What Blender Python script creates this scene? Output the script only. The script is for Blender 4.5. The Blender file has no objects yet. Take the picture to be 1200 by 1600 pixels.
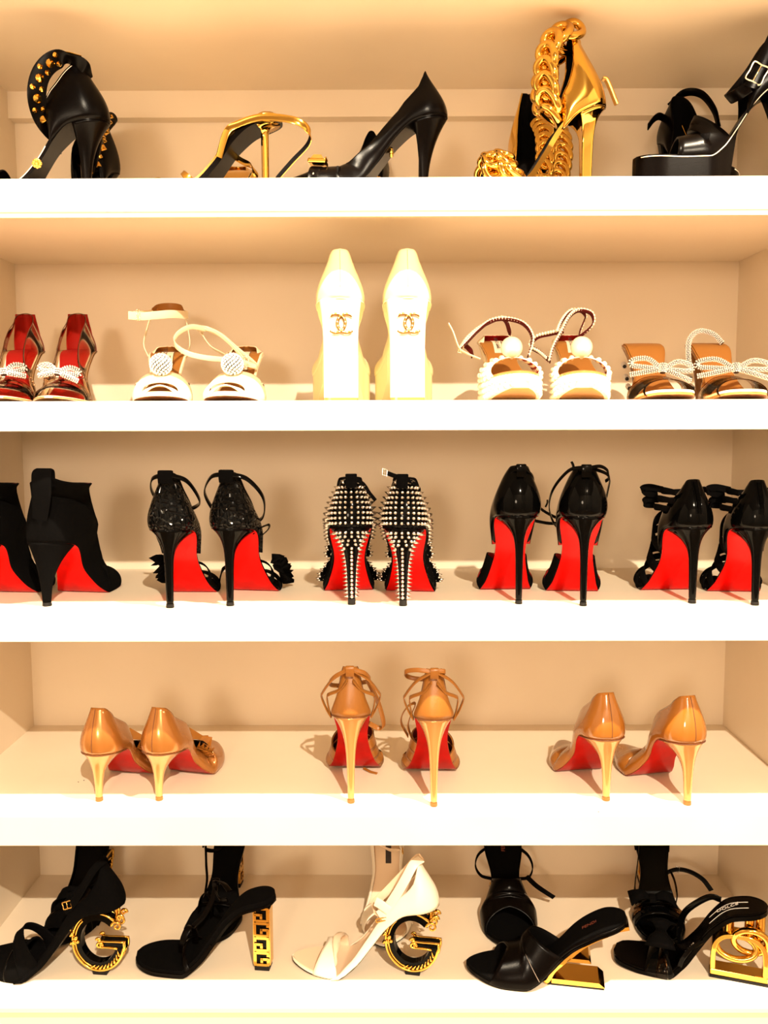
import bpy, bmesh, math, random
import numpy as np
from mathutils import Matrix, Vector

# ------------------------------------------------------------------ camera, world, lights, exposure
SC = bpy.context.scene
COL = SC.collection
PITCH, YAW, ROLL, FPX, DIST = 0.0989, -0.0047, -0.0029, 1400.0, 1.12


def cam_axes():
    f = np.array([math.sin(YAW) * math.cos(PITCH), math.cos(YAW) * math.cos(PITCH), -math.sin(PITCH)])
    r = np.array([math.cos(YAW), -math.sin(YAW), 0.0])
    u = np.cross(r, f)
    return math.cos(ROLL) * r + math.sin(ROLL) * u, -math.sin(ROLL) * r + math.cos(ROLL) * u, f


cam_data = bpy.data.cameras.new('camera')
cam = bpy.data.objects.new('camera', cam_data)
COL.objects.link(cam)
_r, _u, _f = cam_axes()
cam.matrix_world = Matrix(((_r[0], _u[0], -_f[0], 0), (_r[1], _u[1], -_f[1], -DIST), (_r[2], _u[2], -_f[2], 0), (0, 0, 0, 1)))
cam_data.sensor_fit = 'VERTICAL'
cam_data.sensor_height = 32.0
cam_data.lens = FPX / 1600.0 * 32.0
cam_data.clip_start = 0.02
SC.camera = cam

world = bpy.data.worlds.new('world')
SC.world = world
world.use_nodes = True
world.node_tree.nodes['Background'].inputs['Color'].default_value = (1.0, 0.78, 0.55, 1)
world.node_tree.nodes['Background'].inputs['Strength'].default_value = 0.12

SC.view_settings.view_transform = 'Standard'
SC.view_settings.look = 'None'
SC.view_settings.gamma = 1.0
SC.view_settings.exposure = 0.95
SC.view_settings.use_curve_mapping = False
SC.cycles.sample_clamp_indirect = 4.0


def lamp(name, loc, watts, color, radius):
    d = bpy.data.lights.new(name, 'POINT')
    d.energy = watts
    d.color = color
    d.shadow_soft_size = radius
    o = bpy.data.objects.new(name, d)
    o.location = loc
    COL.objects.link(o)
    return o


# recessed ceiling downlights of the dressing room, just under its ceiling
lamp('ceiling_lamp_by_shelves', (0.62, -0.62, 1.74), 330, (1.0, 0.87, 0.66), 0.02)
lamp('ceiling_lamp_by_shelves', (-0.95, -0.62, 1.74), 170, (1.0, 0.87, 0.66), 0.02)
lamp('ceiling_lamp_across_room', (0.62, -2.82, 1.74), 380, (1.0, 0.86, 0.66), 0.02)
lamp('added_fill_lamp', (-0.6, -3.2, 0.35), 66, (1.0, 0.80, 0.58), 0.22)  # soft fill lamp added out of view to brighten the shelf back walls

# ------------------------------------------------------------------ materials
MATS = {}


def mat(name, base, rough=0.5, metal=0.0, spec=0.5, coat=0.0, bump=None, sheen=0.0):
    if name in MATS:
        return MATS[name]
    m = bpy.data.materials.new(name)
    m.use_nodes = True
    nt = m.node_tree
    b = nt.nodes['Principled BSDF']
    b.inputs['Base Color'].default_value = (*base, 1)
    b.inputs['Roughness'].default_value = rough
    b.inputs['Metallic'].default_value = metal
    b.inputs['Specular IOR Level'].default_value = spec
    b.inputs['Coat Weight'].default_value = coat
    b.inputs['Coat Roughness'].default_value = 0.04
    if sheen:
        b.inputs['Sheen Weight'].default_value = sheen
    if bump:
        kind, scale, strength = bump
        tc = nt.nodes.new('ShaderNodeTexCoord')
        bp = nt.nodes.new('ShaderNodeBump')
        bp.inputs['Strength'].default_value = strength
        bp.inputs['Distance'].default_value = 0.002
        if kind == 'croc':
            t = nt.nodes.new('ShaderNodeTexVoronoi')
            t.feature = 'DISTANCE_TO_EDGE'
            t.inputs['Scale'].default_value = scale
            r = nt.nodes.new('ShaderNodeMapRange')
            r.inputs['From Max'].default_value = 0.25
            nt.links.new(t.outputs['Distance'], r.inputs['Value'])
            src = r.outputs['Result']
        else:
            t = nt.nodes.new('ShaderNodeTexNoise')
            t.inputs['Scale'].default_value = scale
            t.inputs['Detail'].default_value = 4
            src = t.outputs['Fac']
        nt.links.new(tc.outputs['Object'], t.inputs['Vector'])
        nt.links.new(src, bp.inputs['Height'])
        nt.links.new(bp.outputs['Normal'], b.inputs['Normal'])
    MATS[name] = m
    return m


def tint(m, base2, scale, detail=3.0, lo=0.35, hi=0.65):
    """mottle the base colour of a material towards base2"""
    nt = m.node_tree
    b = nt.nodes['Principled BSDF']
    tc = nt.nodes.new('ShaderNodeTexCoord')
    n = nt.nodes.new('ShaderNodeTexNoise')
    n.inputs['Scale'].default_value = scale
    n.inputs['Detail'].default_value = detail
    r = nt.nodes.new('ShaderNodeMapRange')
    r.inputs['From Min'].default_value = lo
    r.inputs['From Max'].default_value = hi
    mx = nt.nodes.new('ShaderNodeMix')
    mx.data_type = 'RGBA'
    mx.inputs['A'].default_value = b.inputs['Base Color'].default_value
    mx.inputs['B'].default_value = (*base2, 1)
    nt.links.new(tc.outputs['Object'], n.inputs['Vector'])
    nt.links.new(n.outputs['Fac'], r.inputs['Value'])
    nt.links.new(r.outputs['Result'], mx.inputs['Factor'])
    nt.links.new(mx.outputs['Result'], b.inputs['Base Color'])
    return m


def clear_vinyl(name, color, gloss):
    m = bpy.data.materials.new(name)
    m.use_nodes = True
    nt = m.node_tree
    nt.nodes.remove(nt.nodes['Principled BSDF'])
    out = nt.nodes['Material Output']
    tr = nt.nodes.new('ShaderNodeBsdfTransparent')
    tr.inputs['Color'].default_value = (*color, 1)
    gl = nt.nodes.new('ShaderNodeBsdfGlossy')
    gl.inputs['Roughness'].default_value = 0.06
    lw = nt.nodes.new('ShaderNodeLayerWeight')
    lw.inputs['Blend'].default_value = gloss
    mx = nt.nodes.new('ShaderNodeMixShader')
    nt.links.new(lw.outputs['Fresnel'], mx.inputs['Fac'])
    nt.links.new(tr.outputs['BSDF'], mx.inputs[1])
    nt.links.new(gl.outputs['BSDF'], mx.inputs[2])
    nt.links.new(mx.outputs['Shader'], out.inputs['Surface'])
    MATS[name] = m
    return m


PAINT = mat('cabinet_paint', (0.79, 0.675, 0.525), 0.45, bump=('noise', 900, 0.04))
tint(PAINT, (0.76, 0.645, 0.495), 6.0)
BASEPAINT = mat('base_front_paint', (0.80, 0.70, 0.46), 0.5)
ROOMPAINT = mat('room_paint', (0.24, 0.19, 0.14), 0.8)
ROOMFLOOR = tint(mat('room_floor_wood', (0.20, 0.12, 0.06), 0.4), (0.13, 0.07, 0.03), 9.0)
SUEDE = mat('black_suede', (0.0022, 0.002, 0.002), 1.0, spec=0.03, bump=('noise', 1500, 0.3))
LEATHER = mat('black_leather', (0.0012, 0.0007, 0.0006), 0.27, spec=0.06, bump=('noise', 700, 0.05))
PATENT = mat('black_patent', (0.001, 0.001, 0.001), 0.06, spec=0.07)
CROC = mat('black_croc', (0.002, 0.002, 0.002), 0.10, spec=0.09, bump=('croc', 130, 0.9))
BLACKFABRIC = mat('black_lining', (0.003, 0.0025, 0.0025), 0.9, spec=0.05)
RUBBER = mat('black_rubber', (0.006, 0.005, 0.005), 0.7, spec=0.2)
RED = tint(mat('red_sole', (0.62, 0.002, 0.001), 0.25, spec=0.10), (0.52, 0.003, 0.0015), 60)
REDSHADED = tint(mat('shaded_red_sole', (0.36, 0.003, 0.0015), 0.3, spec=0.10), (0.28, 0.004, 0.002), 50)  # darker copy of the red sole, fourth shelf's shade put into the colour
REDLINE = mat('red_lining', (0.28, 0.006, 0.004), 0.6, spec=0.2)
DARKRED = mat('dark_red_lining', (0.09, 0.006, 0.006), 0.6, spec=0.2)
GOLD = mat('polished_gold', (0.78, 0.46, 0.09), 0.09, metal=1.0)
GOLDR = mat('brushed_gold', (0.76, 0.46, 0.12), 0.26, metal=1.0)
SILVER = mat('silver_spikes', (0.62, 0.58, 0.53), 0.15, metal=1.0)
CHROME = mat('buckle_metal', (0.95, 0.82, 0.55), 0.15, metal=1.0)
NUDEPAT = mat('caramel_patent', (0.28, 0.095, 0.012), 0.12, spec=0.5, coat=0.5)
NUDEGOLD = mat('rose_gold_leather', (0.36, 0.135, 0.026), 0.22, metal=0.45, coat=0.4)
NUDEHEEL = mat('pale_gold_heel', (0.50, 0.25, 0.075), 0.16, metal=0.35, coat=0.5)
TAN = mat('tan_leather', (0.27, 0.098, 0.014), 0.36, spec=0.45, bump=('noise', 500, 0.08))
TANIN = mat('tan_insole', (0.30, 0.115, 0.02), 0.5, spec=0.3)
CREAM = mat('cream_leather', (0.86, 0.74, 0.40), 0.33, spec=0.45)
WHITEL = mat('white_leather', (0.88, 0.80, 0.66), 0.35, spec=0.4)
WHITESOFT = mat('white_insole', (0.78, 0.60, 0.42), 0.5, spec=0.3)
IVORY = mat('ivory_satin', (0.88, 0.74, 0.50), 0.30, spec=0.45)
PEARL = mat('pearl', (0.92, 0.82, 0.62), 0.18, spec=0.6, coat=0.5)
CRYSTAL = mat('crystal', (0.90, 0.84, 0.76), 0.12, spec=1.0, coat=0.8)
CRYSTALDARK = mat('crystal_backing', (0.012, 0.009, 0.007), 0.5)
EMBLEM = mat('emblem_gold', (0.42, 0.24, 0.07), 0.3, metal=1.0)
SEAMLIGHT = mat('seam_thread', (0.25, 0.2, 0.16), 0.6)
PVC = clear_vinyl('clear_vinyl', (0.95, 0.88, 0.78), 0.06)
PVCTHICK = clear_vinyl('clear_vinyl_edge', (0.72, 0.55, 0.38), 0.18)
LABELW = mat('label_cloth', (0.80, 0.62, 0.45), 0.6)
INK = mat('dark_print', (0.02, 0.012, 0.01), 0.6)
WHITEINK = mat('white_print', (0.8, 0.75, 0.68), 0.6)
BROWNINK = mat('brown_print', (0.16, 0.03, 0.012), 0.6)
STITCH = mat('stitching', (0.75, 0.62, 0.48), 0.7)
SEAM = mat('dark_seam', (0.10, 0.03, 0.01), 0.7)
BROWNSOLE = tint(mat('worn_sole', (0.30, 0.11, 0.03), 0.5), (0.10, 0.03, 0.01), 120)
GEM = mat('amber_gem', (0.9, 0.5, 0.10), 0.05, metal=0.8, coat=1.0)


# ------------------------------------------------------------------ mesh helpers (millimetres in, metres out)
def link(name, verts, faces, material, parent=None, smooth=True, lining=None, face_mats=None, scale=0.001):
    me = bpy.data.meshes.new(name)
    me.from_pydata([tuple(float(c) * scale for c in v) for v in verts], [], [tuple(int(i) for i in f) for f in faces])
    for m in (material if isinstance(material, (list, tuple)) else [material]):
        me.materials.append(m)
    if lining:
        me.materials.append(lining)
    if face_mats is not None:
        me.polygons.foreach_set('material_index', face_mats)
    if smooth:
        me.polygons.foreach_set('use_smooth', [True] * len(me.polygons))
    me.update()
    o = bpy.data.objects.new(name, me)
    COL.objects.link(o)
    if parent is not None:
        o.parent = parent
    return o


class MB:
    """collects pieces of ONE part"""

    def __init__(s):
        s.v, s.f = [], []

    def add(s, v, f):
        n = len(s.v)
        s.v += [tuple(p) for p in v]
        s.f += [tuple(i + n for i in q) for q in f]
        return s

    def build(s, name, material, parent=None, smooth=True, scale=0.001):
        return link(name, s.v, s.f, material, parent, smooth, scale=scale)


def weld(o, d=2e-5):
    bm = bmesh.new()
    bm.from_mesh(o.data)
    bmesh.ops.remove_doubles(bm, verts=bm.verts, dist=d)
    bm.to_mesh(o.data)
    bm.free()
    return o


def fix_normals(o):
    bm = bmesh.new()
    bm.from_mesh(o.data)
    bmesh.ops.recalc_face_normals(bm, faces=bm.faces)
    bm.to_mesh(o.data)
    bm.free()
    return o


def sharp(o, ang=35):
    bm = bmesh.new()
    bm.from_mesh(o.data)
    for e in bm.edges:
        if len(e.link_faces) == 2 and e.calc_face_angle(0) > math.radians(ang):
            e.smooth = False
    bm.to_mesh(o.data)
    bm.free()
    return o


def bevel(o, w, seg=2):
    m = o.modifiers.new('bevel', 'BEVEL')
    m.width = w * 0.001
    m.segments = seg
    m.limit_method = 'ANGLE'
    return o


def solid(o, t, offset=-1.0, lining=False):
    m = o.modifiers.new('thickness', 'SOLIDIFY')
    m.thickness = t * 0.001
    m.offset = offset
    if lining:
        m.material_offset = 1
    return o


def grid_faces(nr, nc, close_c=False, close_r=False):
    f = []
    for i in range(nr if close_r else nr - 1):
        for j in range(nc if close_c else nc - 1):
            a, b = i * nc + j, i * nc + (j + 1) % nc
            i2 = (i + 1) % nr
            f.append((a, b, i2 * nc + (j + 1) % nc, i2 * nc + j))
    return f


def catmull(pts, per=8, closed=False):
    P = np.array(pts, float)
    n = len(P)
    out = []
    segs = n if closed else n - 1
    for i in range(segs):
        p1, p2 = P[i], P[(i + 1) % n]
        p0 = P[(i - 1) % n] if (closed or i > 0) else 2 * p1 - p2
        p3 = P[(i + 2) % n] if (closed or i + 2 < n) else 2 * p2 - p1
        for k in range(per):
            t = k / per
            out.append(0.5 * ((2 * p1) + (-p0 + p2) * t + (2 * p0 - 5 * p1 + 4 * p2 - p3) * t * t + (-p0 + 3 * p1 - 3 * p2 + p3) * t ** 3))
    if not closed:
        out.append(P[-1])
    return np.array(out)


def unit(v):
    v = np.asarray(v, float)
    n = np.linalg.norm(v, axis=-1, keepdims=True)
    return v / np.where(n < 1e-9, 1, n)


def tangents(C, closed):
    if closed:
        return unit(np.roll(C, -1, 0) - np.roll(C, 1, 0))
    return unit(np.gradient(C, axis=0))


def ribbon_data(pts, width, thick, wdir, per=8, closed=False):
    """flat strap swept along a path; wdir = direction of its width (constant or one per point); width constant or one per point"""
    C = catmull(pts, per, closed)
    T = tangents(C, closed)
    wd = np.array(wdir, float)
    if wd.ndim == 2:
        wd = catmull(wd, per, closed)
    else:
        wd = np.repeat(wd[None], len(C), 0)
    w = np.array(width, float)
    w = catmull(np.stack([w] * 3, 1), per, closed)[:, :1] if w.ndim == 1 else np.full((len(C), 1), float(width))
    W = unit(wd - (wd * T).sum(1, keepdims=True) * T)
    N = unit(np.cross(T, W))
    hw, ht = w / 2, thick / 2
    c = min(0.4, 0.4)
    ring = []
    for a, b in ((-1, -c), (-0.8, -1), (0.8, -1), (1, -c), (1, c), (0.8, 1), (-0.8, 1), (-1, c)):
        ring.append(C + W * hw * a + N * ht * b)
    R = np.stack(ring, 1)
    n = len(C)
    v = R.reshape(-1, 3)
    f = grid_faces(n, 8, True, closed)
    if not closed:
        f.append(tuple(range(7, -1, -1)))
        f.append(tuple((n - 1) * 8 + k for k in range(8)))
    return v, f


def tube_data(pts, rad, per=6, closed=False, sides=8, flat=1.0):
    C = catmull(pts, per, closed)
    T = tangents(C, closed)
    r = np.array(rad, float)
    r = catmull(np.stack([r] * 3, 1), per, closed)[:, 0] if r.ndim == 1 else np.full(len(C), float(rad))
    ref = np.array([0, 0, 1.0]) if abs(T[0][2]) < 0.9 else np.array([1.0, 0, 0])
    V = []
    n_prev = unit(np.cross(T[0], ref))
    for i in range(len(C)):
        n_ = unit(n_prev - (n_prev @ T[i]) * T[i])
        b_ = np.cross(T[i], n_)
        n_prev = n_
        for k in range(sides):
            a = 2 * math.pi * k / sides
            V.append(C[i] + r[i] * (math.cos(a) * n_ + flat * math.sin(a) * b_))
    f = grid_faces(len(C), sides, True, closed)
    if not closed:
        f.append(tuple(range(sides - 1, -1, -1)))
        f.append(tuple((len(C) - 1) * sides + k for k in range(sides)))
    return V, f


def box_data(c, s):
    x, y, z = c
    a, b, d = s[0] / 2, s[1] / 2, s[2] / 2
    v = [(x + i * a, y + j * b, z + k * d) for i in (-1, 1) for j in (-1, 1) for k in (-1, 1)]
    return v, [(0, 1, 3, 2), (4, 6, 7, 5), (0, 4, 5, 1), (2, 3, 7, 6), (0, 2, 6, 4), (1, 5, 7, 3)]


def sphere_data(c, r, nu=14, nv=9, squash=(1, 1, 1)):
    v = [(c[0], c[1], c[2] + r * squash[2])]
    for i in range(1, nv):
        p = math.pi * i / nv
        for j in range(nu):
            a = 2 * math.pi * j / nu
            v.append((c[0] + r * squash[0] * math.sin(p) * math.cos(a), c[1] + r * squash[1] * math.sin(p) * math.sin(a), c[2] + r * squash[2] * math.cos(p)))
    v.append((c[0], c[1], c[2] - r * squash[2]))
    f = [(0, 1 + j, 1 + (j + 1) % nu) for j in range(nu)]
    for i in range(nv - 2):
        for j in range(nu):
            a = 1 + i * nu
            f.append((a + j, a + nu + j, a + nu + (j + 1) % nu, a + (j + 1) % nu))
    a = 1 + (nv - 2) * nu
    f += [(a + j, len(v) - 1, a + (j + 1) % nu) for j in range(nu)]
    return v, f


def prism_data(poly, y0, y1):
    """polygon in x,z pushed from y0 to y1"""
    n = len(poly)
    v = [(p[0], y0, p[1]) for p in poly] + [(p[0], y1, p[1]) for p in poly]
    f = [tuple(range(n)), tuple(range(2 * n - 1, n - 1, -1))]
    f += [(i, i + n, (i + 1) % n + n, (i + 1) % n) for i in range(n)]
    return v, f


def pchip(xs, ys):
    xs, ys = np.array(xs, float), np.array(ys, float)
    h = np.diff(xs)
    d = np.diff(ys) / h
    m = np.zeros(len(xs))
    for i in range(1, len(xs) - 1):
        if d[i - 1] * d[i] > 0:
            w1, w2 = 2 * h[i] + h[i - 1], h[i] + 2 * h[i - 1]
            m[i] = (w1 + w2) / (w1 / d[i - 1] + w2 / d[i])
    m[0], m[-1] = d[0], d[-1]

    def f(x):
        x = np.clip(np.asarray(x, float), xs[0], xs[-1])
        i = np.clip(np.searchsorted(xs, x, side='right') - 1, 0, len(h) - 1)
        t = (x - xs[i]) / h[i]
        return ys[i] * (1 + 2 * t) * (1 - t) ** 2 + h[i] * m[i] * t * (1 - t) ** 2 + ys[i + 1] * t * t * (3 - 2 * t) + h[i] * m[i + 1] * t * t * (t - 1)
    return f


def empty(name, label, cat, loc, rz=0.0, group=None, rot=None):
    o = bpy.data.objects.new(name, None)
    o.empty_display_size = 0.02
    COL.objects.link(o)
    o.location = loc
    o.rotation_euler = rot if rot else (0, 0, math.radians(rz))
    o['label'] = label
    o['category'] = cat
    if group:
        o['group'] = group
    return o


def text_mesh(body, size, extrude=0.15, align='CENTER'):
    c = bpy.data.curves.new('lettering', 'FONT')
    c.body = body
    c.size = size * 0.001
    c.extrude = extrude * 0.001
    c.align_x = align
    c.align_y = 'CENTER'
    c.resolution_u = 3
    t = bpy.data.objects.new('lettering', c)
    COL.objects.link(t)
    dg = bpy.context.evaluated_depsgraph_get()
    me = bpy.data.meshes.new_from_object(t.evaluated_get(dg))
    bpy.data.objects.remove(t)
    bpy.data.curves.remove(c)
    return me


def put_mesh(name, me, material, parent, matrix):
    me.materials.clear()
    me.materials.append(material)
    o = bpy.data.objects.new(name, me)
    COL.objects.link(o)
    o.parent = parent
    o.matrix_local = matrix
    return o


def frame_matrix(p, x, y, z):
    """p in millimetres"""
    return Matrix(((x[0], y[0], z[0], p[0] * 0.001), (x[1], y[1], z[1], p[1] * 0.001), (x[2], y[2], z[2], p[2] * 0.001), (0, 0, 0, 1)))


# ------------------------------------------------------------------ the shoe last: sole profile, outline, and everything wrapped round it
class Shoe:
    """heading: clockwise degrees from straight into the shelf; local axes: +y heel to toe, x across, z up; y = 0 is the back of the heel seat, z = 0 the shelf"""

    def __init__(s, name, label, group, tip, heading, H=100, B=125, L=200, seat=46, drop=9, P=0.0, ts=5, hw=27, ww=21, bw=38,
                 toe='almond', off=5, side=1, tipy=14, cat='shoe', prof=None, rot=None):
        s.side, s.H, s.L, s.tipy, s.P = side, H, L, tipy, P
        hz = math.radians(heading)
        ty = tipy * 0.001
        loc = (tip[0] - math.sin(hz) * ty, tip[1] - math.cos(hz) * ty, tip[2] + 0.0003)
        s.root = empty(name, label, cat, loc, -heading, group, rot)
        s.root.name = name
        hs = H - drop - P
        if prof is None:
            prof = [(0, H), (seat * 0.5, H - drop * 0.35), (seat, H - drop), (seat + (B - seat) * 0.25, P + hs * 0.79),
                    (seat + (B - seat) * 0.5, P + hs * 0.45), (seat + (B - seat) * 0.75, P + hs * 0.15), (B, P), (B + 22, P), (L, P + ts)]
        zf = pchip([p[0] for p in prof], [p[1] for p in prof])
        L = s.L = prof[-1][0]
        s.zf = zf
        ys = np.linspace(0, L, 500)
        zs = zf(ys)
        arc = np.concatenate([[0], np.cumsum(np.hypot(np.diff(ys), np.diff(zs)))])
        s.A = arc[-1]
        s._s, s._y = arc / s.A, ys
        s.sB = float(np.interp(B, ys, arc / s.A))
        sB = s.sB
        hwf = pchip([0, 0.12, 0.22, 0.4, sB - 0.1, sB, 0.84, 1.0], [hw * 0.96, hw, hw * 0.97, ww, (ww + bw) / 2 + 1, bw, bw * 0.93, bw * 0.8])
        sh = hw / s.A * 1.05
        st, kind = {'point': (0.70, 1), 'almond': (0.76, 2), 'round': (0.83, 3), 'square': (0.86, 4)}[toe]

        def half(q):
            q = np.asarray(q, float)
            w = hwf(q)
            a = np.clip(1 - q / sh, 0, 1)
            w = w * np.sqrt(np.maximum(0, 1 - a * a))
            u = np.clip((q - st) / (1 - st), 0, 1)
            if kind == 1:
                c = np.maximum(0, 1 - u ** 1.45) ** 0.9
            elif kind == 2:
                c = np.maximum(0, 1 - u ** 2) ** 0.66
            elif kind == 3:
                c = np.sqrt(np.maximum(0, 1 - u ** 2.2))
            else:
                c = np.maximum(0, 1 - u ** 5) ** 0.42 * (1 - 0.18 * u)
            return w * c
        s.half = half
        s.xo = lambda q: -side * off * (np.clip((np.asarray(q, float) - 0.5) / 0.5, 0, 1) ** 2)

    # ---- frames
    def yz(s, q):
        y = np.interp(q, s._s, s._y)
        return y, s.zf(y)

    def tn(s, q):
        e = 0.004
        a, b = s.yz(np.clip(q - e, 0, 1)), s.yz(np.clip(q + e, 0, 1))
        dy, dz = b[0] - a[0], b[1] - a[1]
        n = np.hypot(dy, dz)
        return dy / n, dz / n

    def at(s, q, x, h, along=0.0):
        """point at arc fraction q, x across from the centre line, h above the sole profile"""
        q = np.asarray(q, float)
        y, z = s.yz(q)
        ty, tz = s.tn(q)
        X = np.asarray(x + s.xo(q), float)
        Y = y - tz * h + ty * along
        Z = z + ty * h + tz * along
        return np.stack(np.broadcast_arrays(X, Y, Z), -1)

    def edge(s, q, sg, h=0.0, out=0.0):
        return s.at(q, sg * (s.half(q) + out), h)

    def axes(s, q):
        ty, tz = s.tn(q)
        return np.array([1.0, 0, 0]), np.array([0, float(ty), float(tz)]), np.array([0, -float(tz), float(ty)])

    def samples(s, a, b, n):
        u = np.linspace(0, 1, n)
        q = a + (b - a) * u
        if a <= 0.001:
            q = a + (b - a) * (0.35 * u + 0.65 * u ** 2)
        if b >= 0.999:
            q = a + (b - a) * ((q - a) / (b - a) * 0.35 + 0.65 * (1 - (1 - (q - a) / (b - a)) ** 2))
        return q

    # ---- pieces
    def sheet(s, name, material, h0, h1, q0=0.0, q1=1.0, inset=0.0, edge_mat=None, n=54, m=9, bottom=None):
        """slab following the sole between heights h0 and h1 above the profile; bottom(y) may give the underside's own z"""
        q = s.samples(q0, q1, n)
        V = []
        for h in (h0, h1):
            for a in q:
                w = max(float(s.half(a)) - inset, 0.02)
                for k in range(m):
                    p = s.at(a, w * (2 * k / (m - 1) - 1), h)
                    if bottom is not None and h == h0:
                        p = s.at(a, w * (2 * k / (m - 1) - 1), h1)
                        p = np.array([p[0], p[1], min(bottom(p[1]), p[2] - 0.4)])
                    V.append(p)
        F, M = [], []
        N = n * m
        for i in range(n - 1):
            for k in range(m - 1):
                a = i * m + k
                F.append((a, a + m, a + m + 1, a + 1)); M.append(0)
                F.append((N + a, N + a + 1, N + a + m + 1, N + a + m)); M.append(1 if edge_mat else 0)
            for k, fl in ((0, 0), (m - 1, 1)):
                a = i * m + k
                c = (a, N + a, N + a + m, a + m)
                F.append(c if not fl else c[::-1]); M.append(1 if edge_mat else 0)
        for i, fl in ((0, 1), (n - 1, 0)):
            for k in range(m - 1):
                a = i * m + k
                c = (a, N + a, N + a + 1, a + 1)
                F.append(c if fl else c[::-1]); M.append(1 if edge_mat else 0)
        o = link(name, V, F, [material] + ([edge_mat] if edge_mat else []), s.root, face_mats=M)
        return sharp(fix_normals(o), 50)

    def outsole(s, bottom, edge, t=3.5, q0=0.0):
        return s.sheet('outsole', bottom, 0.0, t, q0, 1.0, 0.0, edge)

    def insole(s, material, t=3.5, inset=1.0, q0=0.0, q1=1.0):
        return s.sheet('insole', material, t, t + 1.2, q0, q1, inset)

    def wall(s, q, sg, h, lean, bulge, close, v, along_top=0.0, foot=0.0):
        """one point of an upper: v = 0 at the sole edge, 1 at the topline (or ridge when close = 1)"""
        q = np.asarray(q, float)
        e = 0.003
        hp = (s.half(np.clip(q + e, 0, 1)) - s.half(np.clip(q - e, 0, 1))) / (s.A * (np.clip(q + e, 0, 1) - np.clip(q - e, 0, 1)))
        hp = np.where(q < 0.004, 40.0, np.where(q > 0.996, -40.0, hp))
        k = np.sqrt(1 + hp * hp)
        oa, ox = -hp / k, sg / k
        w = s.half(q)
        px, pa = sg * w, 0.0
        # quarter topline and vamp ridge
        qx = (px - ox * lean) * (1 - close)
        qa = (pa - oa * lean) * (1 - close) + along_top
        x1, a1, h1 = px + ox * bulge, pa + oa * bulge, h * 0.36
        x2 = (qx + ox * bulge * 0.7) * (1 - close) + (px * 0.72 + ox * bulge * 0.6) * close
        a2 = qa + oa * bulge * 0.7
        h2 = h * (0.72 * (1 - close) + 0.97 * close)
        b0, b1, b2, b3 = (1 - v) ** 3, 3 * v * (1 - v) ** 2, 3 * v * v * (1 - v), v ** 3
        return s.at(q, b0 * px + b1 * x1 + b2 * x2 + b3 * qx, foot + b1 * h1 + b2 * h2 + b3 * h, b0 * pa + b1 * a1 + b2 * a2 + b3 * qa)

    def upper(s, name, T, h, material, lining, lean=None, bulge=3.0, close=None, along=None, n=34, nv=12, thick=1.3, foot=0.5, v0=0.0, v1=None, q0=0.0):
        """upper wrapped round the heel from -T to T (T = 1 closes over the toe). h, lean, close, along, v1: functions of the arc fraction"""
        f0 = lambda q: 0.0 * np.asarray(q, float)
        lean, close, along = lean or f0, close or f0, along or f0
        blg = bulge if callable(bulge) else (lambda q: bulge + f0(q))
        qs = s.samples(q0, T, n)
        cols = [(q, -1) for q in qs[::-1]] + [(q, 1) for q in (qs[1:] if q0 == 0 else qs)]
        V = []
        for q, sg in cols:
            top = 1.0 if v1 is None else float(v1(q))
            for j in range(nv + 1):
                v = v0 + (top - v0) * j / nv
                V.append(s.wall(q, sg, float(h(q)), float(lean(q)), float(blg(q)), float(close(q)), v, float(along(q)), foot))
        F = grid_faces(len(cols), nv + 1)
        if q0 > 0:
            k = len(qs) - 1
            F = [f for i, f in enumerate(F) if i // nv != k]
        o = link(name, V, F, material, s.root, lining=lining)
        weld(o)
        s.outward(o)
        if thick:
            solid(o, thick, -1.0, lining is not None)
        return o

    def outward(s, o):
        me = o.data
        me.update()
        tot = 0.0
        for p in me.polygons:
            c = np.array(p.center) * 1000
            y = min(max(c[1], 0), s.L)
            ref = np.array([c[0], c[1] - (8 if y > 8 else 20 + 8), c[2] - (s.zf(y) + 12)])
            if c[1] < 10:
                ref[1] = c[1] - 25
            tot += float(np.dot(np.array(p.normal), ref)) * p.area
        if tot < 0:
            me.flip_normals()

    def arch(s, name, q0, q1, r, material, lining=None, n=14, m=25, bulge=3.0, thick=1.6, v=(-1, 1), foot=0.5, lift=0.0):
        """band over the foot between arc fractions q0(v), q1(v); v = -1 left sole edge, 0 ridge, 1 right edge; r(q) ridge height"""
        q0f = q0 if callable(q0) else (lambda a: q0)
        q1f = q1 if callable(q1) else (lambda a: q1)
        V = []
        vs = np.linspace(v[0], v[1], m)
        for i in range(n):
            for a in vs:
                q = q0f(a) + (q1f(a) - q0f(a)) * i / (n - 1)
                V.append(s.wall(q, -1 if a < 0 else 1, float(r(q)) + lift, 0.0, bulge + lift, 1.0, 1 - abs(a), 0.0, foot))
        o = link(name, V, grid_faces(n, m), material, s.root, lining=lining)
        s.outward(o)
        solid(o, thick, -1.0, lining is not None)
        return o

    def stiletto(s, material, tipmat, p=3.6, r=4.6, sh=None, cap=5.0, top_inset=0.6, flare=0.7, back=1.0, square=False):
        sh = sh or 44.0 / s.A
        qs = s.samples(0.0, sh, 12)
        ring = [(float(s.edge(q, -1)[0]), float(s.yz(q)[0]), float(s.yz(q)[1])) for q in qs[::-1]] + \
               [(float(s.edge(q, 1)[0]), float(s.yz(q)[0]), float(s.yz(q)[1])) for q in qs[1:]]
        xr, yr, zr = ring[-1]
        for k in range(1, 8):  # curved breast
            t = k / 8
            ring.append((xr * (1 - 2 * t), yr - 9 * math.sin(math.pi * t), float(s.zf(yr - 9 * math.sin(math.pi * t)))))
        ring = np.array(ring)
        ring[:, 0] *= 1 - top_inset / 27
        n = len(ring)
        c = np.array([0.0, 20.0])
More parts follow.
